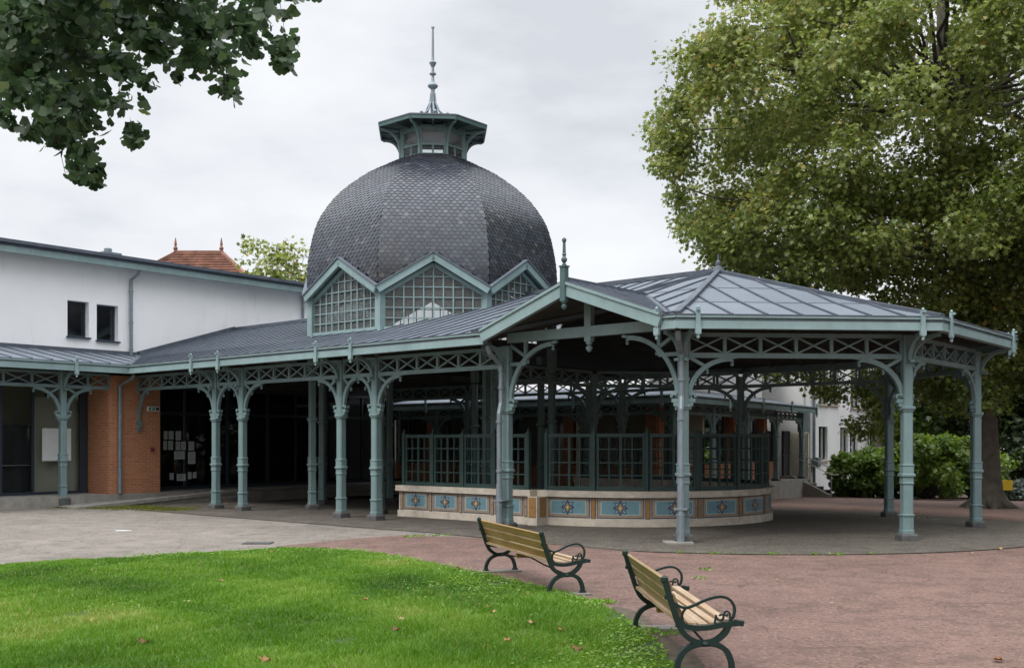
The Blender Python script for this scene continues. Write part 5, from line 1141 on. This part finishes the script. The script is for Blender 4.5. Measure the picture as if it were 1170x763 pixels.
tufts('weeds', 'small green weeds growing along the kerb line', sp, 'grass', .032, 60)
msp = [(*G(x, y), .45, 1.0) for x, y in [(95 + 12 * i, 579 + 1.2 * math.sin(i) + .25 * i) for i in range(10)]] + [(*G(x, y), .5, .5) for x, y in ((80, 580), (140, 582), (180, 583), (205, 583))]
tufts('moss', 'patch of yellow green moss on the tarmac by the ramp', msp, 'moss', .03, 900)
# fallen leaves
LS = [(662, 747, 1.5), (606, 718, 1), (576, 739, 1), (560, 698, .9), (604, 684, 1), (565, 705, .8), (100, 715, 1), (169, 739, 1.5), (310, 761, 1.5), (456, 725, 1.2), (461, 714, .9), (522, 653, 1), (313, 634, .9), (420, 690, .8), (250, 668, .8), (640, 726, .8)]
PS = [(1135, 756, 1.1), (950, 690, .6), (1108, 633, .9), (1140, 628, 1.1), (1062, 588, 1.2), (1050, 588, .8), (1010, 655, .7), (245, 574.5, 1), (252, 575.5, 1.1), (259, 576, 1), (236, 574, .9), (890, 664, .6), (1120, 634.5, .9)]
for grp, lab, S_, zz in (('dry leaves on the lawn', 'curled brown dry leaf lying on the green lawn', LS, .055), ('dry leaves on the paving', 'small brown dry leaf lying on the paving', PS, .022)):
    for x, y, k in S_:
        gx, gy = G(x, y); mb = MB(); a = rnd.uniform(0, 6.28); s = .085 * k; T0 = LEAF * V3(s, s, s * 2.2); rot_ = np.array([[math.cos(a), -math.sin(a), 0], [math.sin(a), math.cos(a), 0], [0, 0, 1]])
        P = T0 @ rot_.T + V3(gx, gy, zz + gz(gx, gy)); tt = rnd.random(); mb.add(P, LEAF_T, 0, tt); o = solo('fallen_leaf', mb, 'fallen', lab, 'leaf', (gx, gy, zz + gz(gx, gy)), grp)
# drain cover, white paint mark
gx, gy = G(295, 620.5); mb = MB(); mb.box((gx, gy, .012), (.50, .34, .012)); 
for i in range(5): mb.box((gx - .2 + .1 * i, gy, .0195), (.03, .26, .005))
solo('drain_cover', mb, 'rust_plate', 'dark rectangular metal drain cover in the tarmac by the lawn', 'drain cover', (gx, gy, 0))

gx, gy = G(139, 606); mb = MB(); mb.box((gx, gy, .004), (.24, .08, .012), (unit(V3(1, .1, 0)), unit(V3(-.1, 1, 0)), ZUP)); mb.box((gx + .16, gy + .03, .004), (.07, .05, .011)); solo('paint_mark', mb, 'paper', 'short worn white paint mark on the grey tarmac', 'paint mark', (gx, gy, 0))

# ------------------------------------------------------------------ benches (local x along the bench, y towards its front)
S_ = .875
def bench(name, label, loc, rot, LN, woodb, woods):
    t = thing(name, label, 'bench', (0, 0, 0), 'cast iron park benches by the lawn'); Z = lambda d, h: V3(0, (d - .25) * S_, h * S_); X = V3(1, 0, 0)
    for s in (-1, 1):
        o = X * s * LN / 2; mb = MB(); P = lambda L_: [o + Z(d, h) for d, h in L_]
        cm = lambda L_, n=5: [o + Z(*q) for q in catmull(L_, n)]
        mb.sweep(cm([(-.075, .815), (-.045, .70), (0, .56), (.045, .43), (.10, .33), (.20, .262), (.29, .252), (.38, .275), (.46, .34), (.50, .415)]), .046, .042, X)
        mb.sweep(cm([(.035, .0), (.045, .09), (.10, .185), (.20, .238), (.29, .246), (.38, .238), (.47, .185), (.515, .09), (.525, .0)]), .046, .042, X)
        mb.sweep(cm([(.03, .475), (.08, .415), (.18, .388), (.30, .388), (.42, .408), (.52, .420), (.575, .425)]), .048, .040, X)
        mb.box(o + Z(.28, .249), (.055, .22 * S_, .040)); mb.lathe(o + Z(.28, .249) + X * s * .022 - ZUP * .0, [(.022, -.02), (.03, 0), (.022, .02)], 8)
        for d, h in ((.035, .01), (.525, .01)): mb.box(o + Z(d, h), (.055, .075, .02))
        mb.tube([o + Z(.585, .405), o + Z(.592, .450)], .040, 12); mb.lathe(o + Z(-.078, .80), [(.015, -.02), (.03, 0), (.028, .03), (.01, .045)], 8)
        for d, h in ((-.04, .66), (.012, .58)): mb.box(o + Z(d, h), (.045, .06, .03))
        f = link('end_frame', mb.mesh('end_frame', [M['iron']]), (0, 0, 0), t); ORG[f.name] = V3(0, 0, 0)
        mb = MB(); cm2 = [(.015, .60), (.09, .565), (.16, .575), (.30, .635), (.42, .66), (.50, .635), (.545, .57), (.54, .49), (.50, .43)]
        mb.sweep(cm(cm2), .026, .020, X); mb.sweep(cm([(.12, .57), (.085, .52), (.08, .46), (.11, .41)]), .022, .016, X)
        sp_ = [(.425 + .05 * (1 - i / 22) * math.cos(PI * .5 + i * .42), .485 + .05 * (1 - i / 22) * math.sin(PI * .5 + i * .42)) for i in range(19)]; mb.sweep([o + Z(*q) for q in [(.50, .43), (.46, .415), (.40, .41), (.372, .43)] + sp_[3:]], .020, .014, X)
        sp2 = [(.475 + .032 * (1 - i / 20) * math.cos(-.3 + i * .45), .505 + .032 * (1 - i / 20) * math.sin(-.3 + i * .45)) for i in range(16)]; mb.sweep([o + Z(*q) for q in [(.51, .44)] + sp2], .020, .013, X)
        link('armrest', mb.mesh('armrest', [M['iron']]), (0, 0, 0), f)
    for i, h in enumerate((.755, .63, .505)):
        d = -.058 + (.755 - h) * .40; mb = MB(); cc = Z(d + .028, h); up = unit(V3(0, -.36, .93)); fw = np.cross(up, X); mb.box(cc, (LN - .02 + .0, .026, .098 * S_ * 1.08), (X, unit(np.cross(up, X)), up)); o_ = link('back_slat', mb.mesh('back_slat', [M[woodb]]), (0, 0, 0), t)
        for s in (-1, 1):
            for q in (-.025, .025): 
                bb = MB(); bb.lathe(cc + X * s * (LN / 2 - .03) + up * q, [(.008, -.004), (.008, .004)], 6)
    for i in range(5):
        d = .075 + .098 * i; h = .425 - .035 * math.sin(PI * i / 4) + .004; mb = MB(); mb.box(Z(d, h + .012), (LN - .02, .070, .026)); link('seat_slat', mb.mesh('seat_slat', [M[woods]]), (0, 0, 0), t)
    mb = MB(); mb.box(Z(.27, .375), (.06, .42 * S_, .05)); link('seat_brace', mb.mesh('seat_brace', [M['slat']]), (0, 0, 0), t)
    mb = MB(); mb.tube([X * (-LN / 2) + Z(.28, .255), X * (-LN * .18) + Z(.28, .30), Z(.28, .345), X * (LN * .18) + Z(.28, .30), X * (LN / 2) + Z(.28, .255)], .010, 6); link('stretcher', mb.mesh('stretcher', [M['iron']]), (0, 0, 0), t)
    t.location = loc; t.rotation_euler = (0, 0, rot); return t
bench('park_bench', 'park bench with yellow brown slats standing nearer the pavilion', (.213, 13.226, .03), R(-70.3), 2.36, 'slat', 'slat_worn')
bench('park_bench', 'nearest park bench with worn pale seat slats by the lawn corner', (1.419, 8.95, .03), R(-87.2), 1.92, 'slat_mid', 'slat_worn')
for (x, y, r, lab) in ((.213 + .40, 13.226 - 1.11, -70.3, 'concrete footing under the near end of the farther bench'), (1.42 + .05, 8.95 + .96, -87.2, 'concrete footing under the far end of the nearest bench'), (1.42 - .04, 8.95 - .96, -87.2, 'concrete footing under the near end of the nearest bench'), (.213 - .4, 13.226 + 1.11, -70.3, 'concrete footing under the far end of the farther bench')):
    rr = R(r); mb = MB(); mb.box((x, y, .014), (.22, .62, .034), (V3(math.cos(rr), math.sin(rr), 0), V3(-math.sin(rr), math.cos(rr), 0), ZUP)); solo('bench_footing', mb, 'floor_concrete', lab, 'footing', (x, y, 0), 'concrete footings under the benches')
